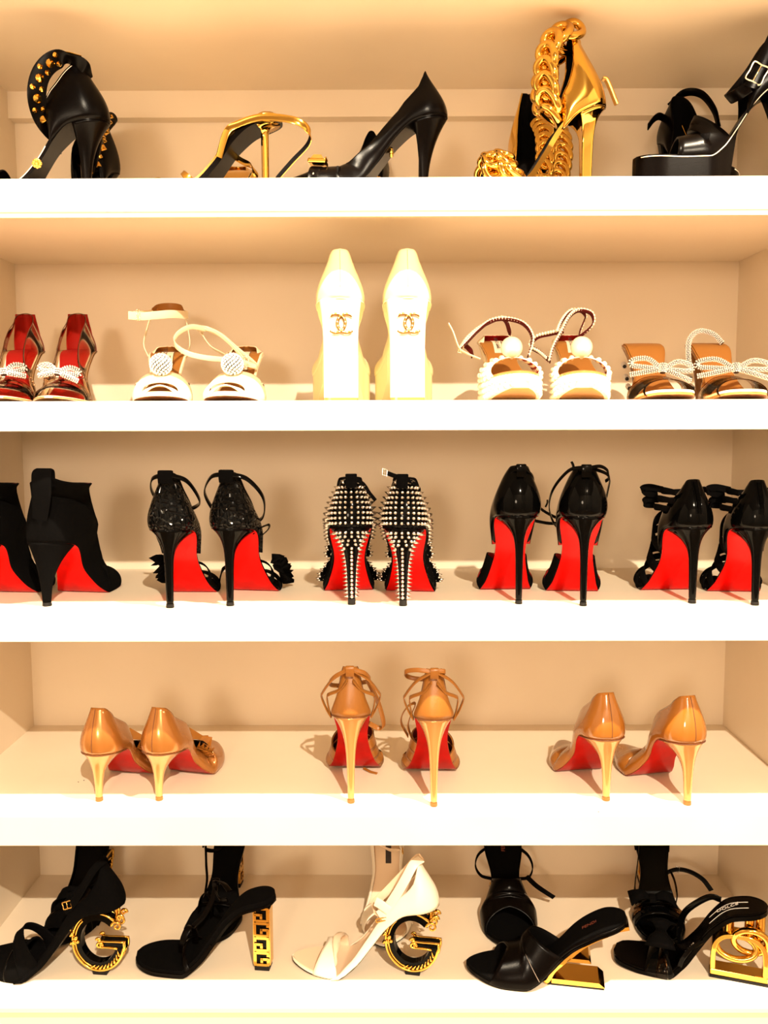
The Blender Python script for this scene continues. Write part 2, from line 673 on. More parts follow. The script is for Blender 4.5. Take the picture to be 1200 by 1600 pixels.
        ang = np.arctan2(ring[:, 1] - c[1], ring[:, 0] - c[0])
        rows, V = 26, []
        ct = np.array([0.0, s.tipy])
        for i in range(rows):
            t = i / (rows - 1) * (1 - cap / s.H)
            e = 1 - (1 - t) ** p
            rr = r * (1 + flare * (1 - t))
            if square:
                k = rr / np.maximum(np.abs(np.cos(ang)), np.abs(np.sin(ang)))
            else:
                k = rr
            tx, ty = ct[0] + k * np.cos(ang), ct[1] + k * np.sin(ang)
            x = ring[:, 0] * (1 - e) + tx * e
            y = ring[:, 1] * (1 - e) + ty * e
            z = (ring[:, 2] + 0.3) * (1 - t)
            V += list(np.stack([x, y, z], 1))
        F = grid_faces(rows, n, True)
        F += [tuple(range(n - 1, -1, -1)), tuple((rows - 1) * n + k for k in range(n))]
        o = fix_normals(link('heel', V, F, material, s.root))
        V2 = []
        for z, g in ((cap, 1.02), (cap, 1.1), (0.6, 1.16), (0.0, 1.08)):
            V2 += [(ct[0] + r * g * math.cos(2 * math.pi * k / 20), ct[1] + r * g * math.sin(2 * math.pi * k / 20), z) for k in range(20)]
        F2 = grid_faces(4, 20, True) + [tuple(range(19, -1, -1)), tuple(60 + k for k in range(20))]
        sharp(fix_normals(link('heel_tip', V2, F2, tipmat, s.root)))
        s.heel_ring, s.heel_p, s.heel_r, s.heel_ct, s.heel_ang, s.heel_cap, s.heel_flare = ring, p, r, ct, ang, cap, flare
        return o

    def strap(s, name, pts, width, material, thick=1.6, wdir=(0, 0, 1), per=8, closed=False, parent=None, inner=None, flip=False):
        v, f = ribbon_data(pts, width, thick, wdir, per, closed)
        fm = None
        if inner:
            k = 5 if flip else 1
            fm = [1 if len(q) == 4 and i % 8 in (k, k - 1, k + 1) else 0 for i, q in enumerate(f)]
        return sharp(fix_normals(link(name, v, f, [material] + ([inner] if inner else []), parent or s.root, face_mats=fm)), 40)

    def tube(s, name, pts, rad, material, per=6, closed=False, sides=8, parent=None, flat=1.0):
        v, f = tube_data(pts, rad, per, closed, sides, flat)
        return link(name, v, f, material, parent or s.root)

    def print_on(s, body, q, size, material, x=0.0, h=5.2, turn=90, name='lettering', extrude=0.1):
        """lettering on the insole, turned from the across direction by `turn` degrees"""
        ax, ay, az = s.axes(q)
        a = math.radians(turn)
        X = ax * math.cos(a) + ay * math.sin(a)
        Y = -ax * math.sin(a) + ay * math.cos(a)
        p = s.at(q, x, h)
        return put_mesh(name, text_mesh(body, size, extrude), material, s.root, frame_matrix(p, X, Y, az))

    def patch(s, name, q0, q1, w, material, x=0.0, h=5.0, t=0.5, n=8):
        V = []
        for hh in (h, h + t):
            for q in np.linspace(q0, q1, n):
                V.append(s.at(q, x - w / 2, hh)); V.append(s.at(q, x + w / 2, hh))
        F = []
        N = 2 * n
        for i in range(n - 1):
            a = 2 * i
            F += [(a, a + 1, a + 3, a + 2), (N + a, N + a + 2, N + a + 3, N + a + 1), (a, a + 2, N + a + 2, N + a), (a + 1, N + a + 1, N + a + 3, a + 3)]
        F += [(0, N, N + 1, 1), (N - 2, N - 1, 2 * N - 1, 2 * N - 2)]
        return fix_normals(link(name, V, F, material, s.root, smooth=False))

    def buckle(s, c, x, y, w, h, material=None, name='buckle', r=0.8):
        c, x, y = np.array(c, float), unit(x), unit(y)
        pts = [c + x * w / 2 * a + y * h / 2 * b for a, b in ((-1, -1), (0, -1), (1, -1), (1, 0), (1, 1), (0, 1), (-1, 1), (-1, 0))]
        mb = MB()
        mb.add(*tube_data(pts, r, 4, True, 6))
        mb.add(*tube_data([c - y * h / 2, c + y * h / 2], r * 0.8, 2, False, 6))
        return mb.build(name, material or CHROME, s.root)


def sstep(a, b):
    def f(q):
        t = np.clip((np.asarray(q, float) - a) / (b - a), 0, 1)
        return t * t * (3 - 2 * t)
    return f


def table(*pairs):
    return pchip([p[0] for p in pairs], [p[1] for p in pairs])


def throat(a, st, quart=0.0):
    """how far the topline has closed on the ridge: quart before a, rounding to 1 at st"""
    def f(q):
        u = np.clip((np.asarray(q, float) - a) / (st - a), 0, 1)
        return quart + (1 - quart) * (1 - np.sqrt(np.maximum(0, 1 - u * u))) if np.ndim(u) else quart + (1 - quart) * (1 - math.sqrt(max(0.0, 1 - float(u) ** 2)))
    return f


# ------------------------------------------------------------------ the setting
T1, B1, T2, B2, T3, B3, T4, B4, T5 = 0.2962, 0.2566, 0.0281, -0.0091, -0.2408, -0.2769, -0.5088, -0.5485, -0.7745
XL, XR, DEPTH = -0.602, 0.565, 0.355


def slab(name, lo, hi, material, parent=None, bev=0.0):
    c = [(a + b) / 2 for a, b in zip(lo, hi)]
    d = [b - a for a, b in zip(lo, hi)]
    v, f = box_data(c, d)
    o = fix_normals(link(name, v, f, material, parent, smooth=False, scale=1.0))
    if bev:
        bevel(o, bev)
    return o


def structure(name, lo, hi, material):
    o = slab(name, lo, hi, material)
    o['kind'] = 'structure'
    return o


structure('floor', (-2.3, -4.0, -1.20), (2.3, 0.46, -1.15), ROOMFLOOR)
structure('ceiling', (-2.3, -4.0, 1.77), (2.3, 0.46, 1.82), ROOMPAINT)
structure('wall_left', (-2.35, -4.0, -1.15), (-2.3, 0.46, 1.77), ROOMPAINT)
structure('wall_right', (2.3, -4.0, -1.15), (2.35, 0.46, 1.77), ROOMPAINT)
structure('wall_front', (-2.3, -4.05, -1.15), (2.3, -4.0, 1.77), ROOMPAINT)
structure('wall_back', (-2.3, 0.41, -1.15), (2.3, 0.46, 1.77), ROOMPAINT)

unit_root = empty('shelf_unit', 'wide built-in cream shelving unit with thick white front edges holding all the shoes', 'shelving', (0, 0, 0))
TOPZ = 0.5245
for zt, zb in ((T1, B1), (T2, B2), (T3, B3), (T4, B4)):
    slab('shelf', (XL, 0.0, zb), (XR, DEPTH, zt), PAINT, unit_root, 0.6)
slab('shelf', (XL, 0.0, T5 - 0.006), (XR, DEPTH, T5), PAINT, unit_root)
slab('base_panel', (XL, 0.002, -1.15), (XR, 0.022, T5 - 0.006), BASEPAINT, unit_root)
slab('top_panel', (XL, 0.0, TOPZ), (XR, DEPTH + 0.025, TOPZ + 0.036), PAINT, unit_root)
slab('side_panel', (XL - 0.03, 0.0, -1.15), (XL, DEPTH + 0.045, 1.70), PAINT, unit_root)
slab('side_panel', (XR, 0.0, -1.15), (XR + 0.03, DEPTH + 0.045, 1.70), PAINT, unit_root)
slab('back_panel', (XL, DEPTH, -1.15), (XR, DEPTH + 0.02, T1), PAINT, unit_root)
slab('back_panel', (XL, DEPTH + 0.025, T1), (XR, DEPTH + 0.045, TOPZ), PAINT, unit_root)
slab('mounting_rail', (XL, DEPTH, 0.4835), (XR, DEPTH + 0.025, TOPZ), PAINT, unit_root)
# edge strip under the front of the top shelf in view
slab('edge_strip', (XL, 0.001, B1 - 0.006), (XR, 0.008, B1), BASEPAINT, unit_root)
# ------------------------------------------------------------------ shared shoe shapes
def pump_upper(s, m, lining, hc=60, hm=32, st=0.64, ridge=36, bulge=3.5, name='upper', toeh=9, wide=0.13, leanb=8):
    h = table((0, hc), (0.03, hc * 0.975), (0.06, hc * 0.91), (0.10, hc * 0.82), (0.17, hc * 0.67), (0.3, hm + (hc - hm) * 0.18), (0.42, hm), (st - 0.04, hm), (st, ridge),
              (st + 0.12, ridge * 0.74), (0.9, ridge * 0.55), (0.97, ridge * 0.40), (1.0, toeh))
    lean = table((0, leanb), (0.05, leanb + 4), (0.13, leanb + 5), (0.3, 9), (0.5, 3), (1, 0))
    close = throat(st - wide, st)
    along = lambda q: -7.0 * float(np.clip((q - 0.9) / 0.1, 0, 1)) ** 2
    s.fn = lambda q, sg, v: s.wall(q, sg, float(h(q)), float(lean(q)), bulge, float(close(q)), v, along(q), 0.5)
    return s.upper(name, 1.0, h, m, lining, lean, bulge, close, along, n=62, nv=14)


def counter(s, m, lining, hs, T, bulge=3.0, name='counter', lean=None, foot=0.5, n=30, nv=12, thick=1.5):
    h = table(*hs)
    lean = table(*(lean or ((0, 9), (0.04, 11), (0.1, 10), (0.3, 3), (0.5, 0))))
    s.fn = lambda q, sg, v: s.wall(q, sg, float(h(q)), float(lean(q)), bulge, 0.0, v, 0.0, foot)
    return s.upper(name, T, h, m, lining, lean, bulge, None, None, n=n, nv=nv, thick=thick, foot=foot)


def back_seam(s, material, v0=0.0, v1=1.0, r=0.45, name='back_seam'):
    pts = [s.fn(0.0, 1, v) + np.array([0, -0.25, 0]) for v in np.linspace(v0, v1, 9)]
    return s.tube(name, pts, r, material, per=3, sides=6)


def aim(p, d, parent, me, name, scale=1.0):
    """copy of a small mesh standing on point p (mm), pointing along d"""
    o = bpy.data.objects.new(name, me)
    COL.objects.link(o)
    o.parent = parent
    q = Vector(d).to_track_quat('Z', 'Y')
    o.matrix_local = Matrix.Translation(Vector([c * 0.001 for c in p])) @ q.to_matrix().to_4x4() @ Matrix.Scale(scale, 4)
    return o


def cone_mesh(name, r, h, n, material, base=0.6, facets=False):
    v = [(r * math.cos(2 * math.pi * k / n), r * math.sin(2 * math.pi * k / n), 0) for k in range(n)]
    v += [(r * 0.96 * math.cos(2 * math.pi * k / n), r * 0.96 * math.sin(2 * math.pi * k / n), base) for k in range(n)]
    v += [(0, 0, h)]
    f = [tuple(range(n - 1, -1, -1))] + [(k, (k + 1) % n, n + (k + 1) % n, n + k) for k in range(n)]
    f += [(n + k, n + (k + 1) % n, 2 * n) for k in range(n)]
    o = link(name, v, f, material, smooth=not facets)
    me = o.data
    bpy.data.objects.remove(o)
    return me


def surf_normal(s, q, sg, v):
    e = 0.01
    a = s.fn(q + e, sg, v) - s.fn(max(q - e, 0), sg if q > e else sg, v)
    b = s.fn(q, sg, min(v + 0.03, 1)) - s.fn(q, sg, max(v - 0.03, 0))
    n = np.cross(a, b)
    if q < 0.004:
        n = np.array([0, -1.0, 0.2 * b[1]])
    n = unit(n)
    c = s.at(min(q + 0.06, 1), 0, 20)
    if np.dot(n, s.fn(q, sg, v) - c) < 0:
        n = -n
    return n


SPIKE = cone_mesh('spike', 2.5, 6.8, 8, SILVER, 0.8)

# ------------------------------------------------------------------ second shelf: pale shoes, toes to the front
def crystal_rope(s, name, pts, r, closed=False, parent=None, step=2.6, gem=1.35):
    """cord covered in crystals: dark core with rows of small stones, one part"""
    C = catmull(pts, 10, closed)
    T = tangents(C, closed)
    core = MB().add(*tube_data(pts, r * 0.9, 6, closed, 8))
    o = core.build(name, CRYSTALDARK, parent or s.root)
    o.data.materials.append(CRYSTAL)
    d = np.concatenate([[0], np.cumsum(np.linalg.norm(np.diff(C, axis=0), axis=1))])
    n = max(2, int(d[-1] / step))
    g = MB()
    m = max(5, int(2 * math.pi * r / step))
    for i in range(n):
        t = (i + 0.5) / n * d[-1]
        p = np.array([np.interp(t, d, C[:, k]) for k in range(3)])
        tt = unit(np.array([np.interp(t, d, T[:, k]) for k in range(3)]))
        a = unit(np.cross(tt, (0.3, 0.2, 0.93)))
        b = np.cross(tt, a)
        for k in range(m):
            an = 2 * math.pi * (k + 0.5 * (i % 2)) / m
            c = p + r * (math.cos(an) * a + math.sin(an) * b)
            g.add([c + gem * np.array(w) for w in ((1, 0, 0), (-1, 0, 0), (0, 1, 0), (0, -1, 0), (0, 0, 1), (0, 0, -1))],
                  [(0, 2, 4), (2, 1, 4), (1, 3, 4), (3, 0, 4), (2, 0, 5), (1, 2, 5), (3, 1, 5), (0, 3, 5)])
    st = g.build('crystals', CRYSTAL, o, smooth=False)
    st['kind'] = 'stuff'
    return o


def crystal_bow(s, c, w, h, tilt, r=3.0, depth=6):
    """looped bow of crystal rope centred on c (mm), lying across the toe"""
    c = np.array(c, float)
    t = math.radians(tilt)
    X, Z = np.array([math.cos(t), 0, math.sin(t)]), np.array([-math.sin(t) * 0.9, -0.25, math.cos(t) * 0.9])
    Y = np.array([0, 1.0, 0])
    P = lambda a, b, d=0: c + X * a * w / 2 + Z * b * h / 2 + Y * d
    for sg in (-1, 1):
        crystal_rope(s, 'bow_loop', [P(0.06 * sg, 0, depth * 0.4), P(0.5 * sg, 0.75, 2), P(0.95 * sg, 0.55, -3), P(0.98 * sg, 0.05, -5), P(0.5 * sg, -0.05, 0), P(0.06 * sg, -0.1, depth * 0.4)], r)
        crystal_rope(s, 'bow_tail', [P(0.05 * sg, -0.1, depth * 0.5), P(0.5 * sg, -0.45, 1), P(1.02 * sg, -0.85, -6)], r)
    crystal_rope(s, 'bow_knot', [P(0, -0.45, depth * 0.8), P(0, 0.45, depth * 0.8)], r * 1.6)


def vinyl_pump(label, tip, heading, side):
    s = Shoe('clear_vinyl_pump', label, 'clear vinyl pumps with crystal bows', (*tip, T2), heading, H=78, B=122, L=205, toe='almond', side=side, hw=26, bw=34, tipy=14)
    s.outsole(NUDEHEEL, WHITEL, 3.0)
    s.insole(REDLINE, 3.0, 5.0)
    pump_upper(s, PVC, None, 56, 34, 0.66, 34, bulge=3)
    hb = table((0, 58), (0.05, 56), (0.075, 50), (0.09, 40), (0.1, 1))
    s.upper('heel_lining', 0.04, lambda q: 55.0, REDLINE, None, lambda q: 7.0, 3.0, None, None, n=14, nv=10, thick=1.0)
    top = [s.fn(q, sg, 1.0) for q, sg in [(q, -1) for q in (0.66, 0.62, 0.55, 0.45, 0.34, 0.22, 0.12, 0.05)] + [(q, 1) for q in (0, 0.05, 0.12, 0.22, 0.34, 0.45, 0.55, 0.62, 0.66)]]
    s.tube('topline_edge', top, 0.55, SEAM, per=4, sides=6)
    s.tube('feather_edge', [s.fn(q, sg, 0.04) for q, sg in [(q, -1) for q in np.linspace(0.99, 0.02, 18)] + [(q, 1) for q in np.linspace(0, 0.99, 18)]], 1.0, PVCTHICK, per=3, sides=6)
    s.stiletto(PVCTHICK, TAN, p=5, r=4.5)
    p = s.at(0.76, 0, 38)
    crystal_bow(s, p + np.array([0, 8, 2]), 50, 22, -8 * (1 if side > 0 else -1), 2.7)
    for k in range(3):
        q = s.fn(0.5 + 0.0 * k, -side, 0.25 + 0.22 * k)
        MB().add(*sphere_data(q, 1.6, 8, 5)).build('vent_eyelet', CHROME, s.root)
    return s


vinyl_pump('clear vinyl pump with red lining and crystal bow, cut off by the frame', (-0.531, 0.216), 171, 1)
vinyl_pump('clear vinyl pump with red lining and crystal bow, whole one beside the nude sandals', (-0.454, 0.216), 172, -1)


def crystal_ball(s, c, r):
    """ball set all over with stones; shared stones on a dark core"""
    c = np.array(c, float)
    o = MB().add(*sphere_data(c, r * 0.92, 16, 10)).build('ornament_ball', CRYSTALDARK, s.root)
    g = MB()
    n = 150
    for k in range(n):
        z = 1 - 2 * (k + 0.5) / n
        a = k * 2.39996
        q = math.sqrt(1 - z * z)
        d = np.array([q * math.cos(a), q * math.sin(a), z])
        a1 = unit(np.cross(d, (0.2, 0.31, 0.93)))
        b1 = np.cross(d, a1)
        p = c + d * r * 0.92
        w = r * 0.125
        v = [p + w * (math.cos(t) * a1 + math.sin(t) * b1) for t in np.arange(6) * math.pi / 3] + \
            [p + d * w * 0.7 + 0.55 * w * (math.cos(t) * a1 + math.sin(t) * b1) for t in np.arange(6) * math.pi / 3]
        g.add(v, [(i, (i + 1) % 6, 6 + (i + 1) % 6, 6 + i) for i in range(6)] + [(6, 7, 8, 9, 10, 11)])
    st = g.build('crystals', CRYSTAL, o, smooth=False)
    st['kind'] = 'stuff'


def ball_sandal(label, tip, heading, side, variant):
    s = Shoe('ball_sandal', label, 'nude sandals with crystal balls', (*tip, T2), heading, H=72, B=122, L=205, drop=7, toe='round', side=side, hw=27, bw=38, tipy=14, ts=7)
    s.outsole(BROWNSOLE, IVORY, 3.6)
    s.insole(TANIN, 3.6, 0.6)
    s.sheet('insole_rim', IVORY, 3.4, 5.6, 0.0, 1.0, 0.2)
    s.sheet('insole_pad', TANIN, 4.6, 6.4, 0.03, 0.98, 3.0)
    r = table((0.4, 54), (0.62, 46), (0.75, 38), (0.85, 28), (0.92, 21), (1, 16))
    # vamp: wide at the sides, pinched in the middle, with a slot above the toe edge
    s.arch('vamp', lambda a: 0.58 + 0.13 * (1 - abs(a)) ** 1.5, lambda a: 0.975 - 0.055 * (1 - abs(a)) ** 0.7, r, IVORY, TANIN, bulge=6, n=14, m=33)
    s.arch('toe_edge', lambda a: 0.955 - 0.01 * abs(a), lambda a: 0.990 - 0.02 * abs(a), lambda q: 14.0, IVORY, bulge=4, n=5, m=25)
    crystal_ball(s, s.at(0.80, 0, 49), 15)
    s.patch('insole_label', 0.14, 0.36, 17, LABELW, h=6.6)
    m = MB()
    for x in (-9, 9):
        m.add(*tube_data([s.at(q, x, 7.2) for q in np.linspace(0.14, 0.36, 6)], 0.35, 2, False, 5))
    for q in (0.14, 0.36):
        m.add(*tube_data([s.at(q, x, 7.2) for x in (-9, 9)], 0.35, 2, False, 5))
    m.build('label_border', INK, s.root)
    s.print_on('JIMMY CHOO', 0.25, 7.4, INK, x=2.0, h=7.5, turn=-90)
    s.print_on('LONDON', 0.26, 3.2, INK, x=-4.8, h=7.5, turn=-90)
    s.stiletto(IVORY, TAN, p=4.5, r=5.5)
    # heel cup: low rim round the seat
    counter(s, IVORY, TANIN, ((0, 14), (0.08, 13), (0.16, 9), (0.22, 2)), 0.22, bulge=2)
    if variant == 0:   # strap standing up as a ring on two risers
        for sg in (-1, 1):
            s.strap('side_strap', [s.edge(0.22, sg, 4), s.edge(0.22, sg, 4) + np.array([sg * 6, -2, 18]), np.array([sg * 28, 32, 112]), np.array([sg * 22, 22, 134])], 7, IVORY, 1.6, (0, 1, 0.2))
        s.strap('heel_strap', [(-22, 22, 132), (-16, 2, 142), (0, -6, 145), (16, 2, 142), (22, 22, 134)], 10, TANIN, 1.8, (0, 0.2, 1))
        s.strap('ankle_strap', [(22, 14, 132), (28, 34, 128), (10, 62, 126), (-14, 78, 122), (-28, 84, 120), (-47, 92, 120)][::1] if side < 0 else [(-22, 14, 132), (-28, 34, 128), (-10, 62, 126), (14, 78, 122), (28, 84, 120), (47, 92, 120)], 11, IVORY, 1.8, (0, 0, 1))
        s.strap('ankle_strap', [(-22, 18, 132), (-30, 40, 128), (-36, 70, 124), (-40, 88, 121)] if side < 0 else [(22, 18, 132), (30, 40, 128), (36, 70, 124), (40, 88, 121)], 10, IVORY, 1.8, (0, 0, 1))
        x = -34 if side < 0 else 34
        s.buckle((x, 88, 121), (0.9, 0.3, 0), (0, 0, 1), 4, 14, CHROME, r=0.6)
    else:              # strap slumped forward to the neighbour
        s.strap('side_strap', [s.edge(0.2, 1, 4), np.array([44, 62, 80]), np.array([56, 60, 98]), np.array([52, 72, 104])], 7, IVORY, 1.6, (0.2, 1, 0.4))
        s.strap('ankle_strap', [(50, 68, 104), (66, 96, 104), (80, 118, 92), (82, 126, 78), (66, 128, 66), (40, 122, 60), (10, 112, 58), (-8, 100, 55), (-22, 86, 50), (-18, 78, 56), (6, 72, 76), (30, 66, 96), (50, 64, 105), (60, 76, 104)], 7, IVORY, 1.6, (0, 0.35, 0.95))
        s.strap('ankle_strap', [(52, 66, 105), (36, 70, 100), (16, 78, 84), (-2, 88, 64), (-12, 98, 52), (-22, 96, 50)], 5, IVORY, 1.6, (0, 0.35, 0.95))
        s.buckle((-6, 96, 58), (0.6, 0, 0.8), (0.8, 0, -0.6), 8, 12, CHROME, r=0.6)
    return s


ball_sandal('nude sandal with crystal ball, its ankle strap standing up as a high ring', (-0.321, 0.214), 172, 1, 0)
ball_sandal('nude sandal with crystal ball, its ankle strap slumped forward over the insole', (-0.208, 0.214), 178, -1, 1)


# -- cream block-heeled pumps, heels to the front
def block_pump(label, tip, heading, side):
    s = Shoe('block_heel_pump', label, 'cream block heel pumps', (*tip, T2), heading, H=126, B=132, L=205, seat=44, drop=8, P=36, toe='round', side=side, hw=30, bw=40, tipy=16, ts=4)
    s.outsole(CREAM, CREAM, 3.0)
    s.insole(WHITESOFT, 3.0)
    pump_upper(s, CREAM, WHITESOFT, 66, 40, 0.62, 44, bulge=6, leanb=9)
    back_seam(s, NUDEHEEL, 0.2, 0.97, 0.3)
    # platform wrapped in the same leather
    s.sheet('platform', CREAM, -35.9, -0.1, 0.5, 1.0, 0.0, bottom=lambda y: 0.15 + max(0.0, (y - 180) * 0.15) if y > 112 else 0.15 + (112 - y) * 1.6)
    # block heel: straight sided, slightly flared at the top
    V, rows = [], 14
    n = 28
    for i in range(rows):
        t = i / (rows - 1)
        wx = 22.0 + 4.5 * (1 - t) ** 5
        dy0, dy1 = 1.0 + 2.5 * t, 46 - 8 * t
        for k in range(n):
            a = 2 * math.pi * k / n
            cx = math.copysign(abs(math.cos(a)) ** 0.35, math.cos(a)) * wx
            cy = (dy0 + dy1) / 2 + math.copysign(abs(math.sin(a)) ** 0.35, math.sin(a)) * (dy1 - dy0) / 2
            top = float(s.zf(max(cy, 0))) + 1.0
            V.append((cx, cy, top * (1 - t) + 4.0 * t))
    F = grid_faces(rows, n, True) + [tuple(range(n - 1, -1, -1)), tuple((rows - 1) * n + k for k in range(n))]
    sharp(fix_normals(link('heel', V, F, WHITEL, s.root)), 40)
    V2 = [(x, y, z * 0) if False else (x, y, zz) for zz in (4.0, 0.0) for x, y, z in V[-n:]]
    fix_normals(link('heel_tip', V2, grid_faces(2, n, True) + [tuple(range(n - 1, -1, -1)), tuple(n + k for k in range(n))], NUDEHEEL, s.root, smooth=False))
    # piping over the heel top
    s.tube('heel_piping', [s.edge(q, sg, 1.0, 0.6) for q, sg in [(0.2, -1), (0.12, -1), (0.05, -1), (0, 1), (0.05, 1), (0.12, 1), (0.2, 1)]], 0.9, CREAM)
    # two interlocked C rings on the heel, gold rims set with stones
    c = np.array([1.0, -1.0, 96.0])
    em = MB()
    stones = MB()
    for sg in (-1, 1):
        a0 = 50
        pts = []
        for k in range(15):
            a = math.radians(a0 + (360 - 2 * a0) * k / 14)
            pts.append(c + np.array([sg * (6.5 + 11.5 * math.cos(a)), 0, 11.5 * math.sin(a)]))
        em.add(*tube_data(pts, 1.9, 4, False, 8))
        Cc = catmull(pts, 3)
        for p in Cc[::4]:
            stones.add(*sphere_data(p + np.array([0, -1.9, 0.4]), 0.95, 6, 4))
    em.build('emblem', EMBLEM, s.root)
    st = stones.build('emblem_stones', CRYSTAL, s.root)
    st['kind'] = 'stuff'
    return s


block_pump('cream platform pump with white block heel and emblem, beside the sandal with slumped strap', (-0.060, 0.036), -3, -1)
block_pump('cream platform pump with white block heel and emblem, beside the pearl sandals', (0.025, 0.036), -1, 1)


# -- pearl platform sandals
PEARLMESH = None


def pearl_sandal(label, tip, heading, side, variant):
    global PEARLMESH
    s = Shoe('pearl_platform_sandal', label, 'pearl covered platform sandals', (*tip, T2), heading, H=88, B=122, L=200, drop=6, P=26, toe='round', side=side, hw=28, bw=36, tipy=15, ts=8)
    bot = lambda y: 0.3 + 17 * max(0.0, (y - 140) / 60.0) ** 2 if y > 100 else 0.3 + (100 - y) * 1.5
    s.sheet('platform', IVORY, -26, 0.0, 0.42, 1.0, 0.0, bottom=bot)
    s.sheet('outsole', NUDEHEEL, -0.5, 2.5)
    V = []
    s.insole(TANIN, 2.5, 1.5)
    # pale sole visible under the curled toe
    q = s.samples(0.62, 0.985, 14)
    V = []
    for a in q:
        y = float(s.yz(a)[0])
        for k in range(7):
            x = float(s.half(a)) * 0.86 * (2 * k / 6 - 1) + float(s.xo(a))
            V.append((x, y, bot(y) - 0.05))
            V.append((x, y, bot(y) + 1.0))
    F = []
    for i in range(len(q) - 1):
        for k in range(6):
            a = i * 14 + 2 * k
            F.append((a, a + 2, a + 16, a + 14))
    link('toe_sole', V, F, NUDEHEEL, s.root)
    if PEARLMESH is None:
        o = MB().add(*sphere_data((0, 0, 0), 4.2, 10, 6)).build('pearl', PEARL)
        PEARLMESH = o.data
        bpy.data.objects.remove(o)

    def pearl(p, k=1.0):
        o = bpy.data.objects.new('pearl', PEARLMESH)
        COL.objects.link(o)
        o.parent = s.root
        o.location = [c * 0.001 for c in p]
        o.scale = (k, k, k)
    for row, z in enumerate((4.5, 12.5, 20.5)):
        for sg in (-1, 1):
            qq = 0.50 + row * 0.01
            while qq < 0.995:
                y = float(s.yz(qq)[0])
                zz = z + (bot(y) if y > 100 else 0) * (1 - row * 0.3)
                pos = s.at(qq, sg * float(s.half(qq)), -25)
                if bot(y) < zz + 3:
                    pearl((pos[0], float(s.edge(qq, sg)[1]), zz), 0.92)
                p0 = s.edge(qq, sg)
                while qq < 1.0 and np.linalg.norm(s.edge(min(qq, 1), sg) - p0) < 7.9:
                    qq += 0.002
    r = table((0.4, 48), (0.62, 36), (0.75, 32), (0.85, 30), (1, 24))
    f0, f1 = (lambda a: 0.60 + 0.13 * (1 - abs(a)) ** 1.2), (lambda a: 0.90 - 0.10 * (1 - abs(a)) ** 0.8)
    s.arch('vamp', f0, f1, r, IVORY, REDLINE, bulge=5, n=12, m=31)
    for i in range(4):
        for j in range(13):
            a = -0.96 + 1.92 * j / 12
            k = (i + 0.5) / 4
            q_ = f0(a) + (f1(a) - f0(a)) * k
            if abs(a) < 0.2 and i in (0, 3):
                continue
            pearl(s.wall(q_, -1 if a < 0 else 1, float(r(q_)), 0, 6.0, 1.0, 1 - abs(a)) + np.array([0, 0, 0.6]), 0.85)
    MB().add(*sphere_data(s.at(0.775, 0, 44), 14.5, 24, 16)).build('ornament_pearl', PEARL, s.root)
    s.patch('insole_label', 0.12, 0.34, 16, LABELW, x=1, h=3.9)
    s.print_on('JIMMY CHOO', 0.23, 6.8, INK, x=2.5, h=4.6, turn=-90)
    s.print_on('LONDON', 0.23, 3.0, INK, x=-3.6, h=4.6, turn=-90)
    s.stiletto(IVORY, TAN, p=2.5, r=9, flare=0.5)
    counter(s, IVORY, REDLINE, ((0, 12), (0.1, 12), (0.18, 8), (0.22, 2)), 0.22, bulge=2)

    def pearl_strap(pts, w, wd, n):
        s.strap('ankle_strap', pts, w, DARKRED, 1.8, wd)
        C = catmull(pts, 8)
        d = np.concatenate([[0], np.cumsum(np.linalg.norm(np.diff(C, axis=0), axis=1))])
        g = MB()
        for k in range(int(d[-1] / 4.2)):
            t = (k + 0.5) * 4.2
            p = np.array([np.interp(t, d, C[:, c]) for c in range(3)])
            out = unit(p - np.array([0, 55, p[2] - 10]))
            g.add(*sphere_data(p + out * 1.6 + np.array([0, 0, 1.0]), 2.5, 7, 5))
        o = g.build('strap_pearls', PEARL, s.root)
        o['kind'] = 'stuff'
    m = -1 if side > 0 else 1
    if variant == 0:
        pearl_strap([(-33, 96, 62), (-40, 88, 88), (-30, 76, 108), (-8, 66, 116), (14, 66, 113), (34, 78, 98), (50, 92, 82), (60, 98, 72)], 7, (0, 0.8, 0.5), 0)
        pearl_strap([(60, 96, 72), (46, 84, 90), (22, 68, 108), (-4, 60, 117), (-18, 30, 104), (-20, 16, 88)], 6, (0, 0.8, 0.5), 0)
        s.strap('strap_tail', [(34, 108, 58), (52, 104, 66), (62, 98, 74), (70, 92, 96), (76, 90, 108)], 5, IVORY, 1.6, (0, 1, 0.2))
        s.strap('strap_inside', [(58, 94, 74), (52, 60, 82), (40, 48, 74), (36, 40, 66)], 7, DARKRED, 1.6, (0, 0.4, 1))
        s.buckle((60, 99, 72), (1, 0, 0.3), (-0.3, 0, 1), 5, 9, CHROME, r=0.7)
    else:
        pearl_strap([(38, 106, 54), (32, 96, 74), (20, 84, 96), (8, 72, 118), (-6, 60, 128), (-24, 56, 124), (-26, 50, 108), (-8, 40, 92)], 7, (0, 0.8, 0.5), 0)
        pearl_strap([(26, 86, 96), (18, 70, 112), (6, 56, 126), (-8, 48, 130), (-18, 40, 122), (-12, 30, 100), (-14, 24, 86)], 6, (0, 0.8, 0.5), 0)
        pearl_strap([(18, 84, 98), (34, 70, 96), (52, 60, 92), (60, 58, 80), (48, 70, 70), (38, 90, 58)], 7, (0, 0.5, 1), 0)
    return s


pearl_sandal('pearl platform sandal with big pearl, its thin strap tail sticking up left', (0.157, 0.210), 178, 1, 0)
pearl_sandal('pearl platform sandal with big pearl, its strap twisted up to a tall loop', (0.266, 0.210), 184, -1, 1)


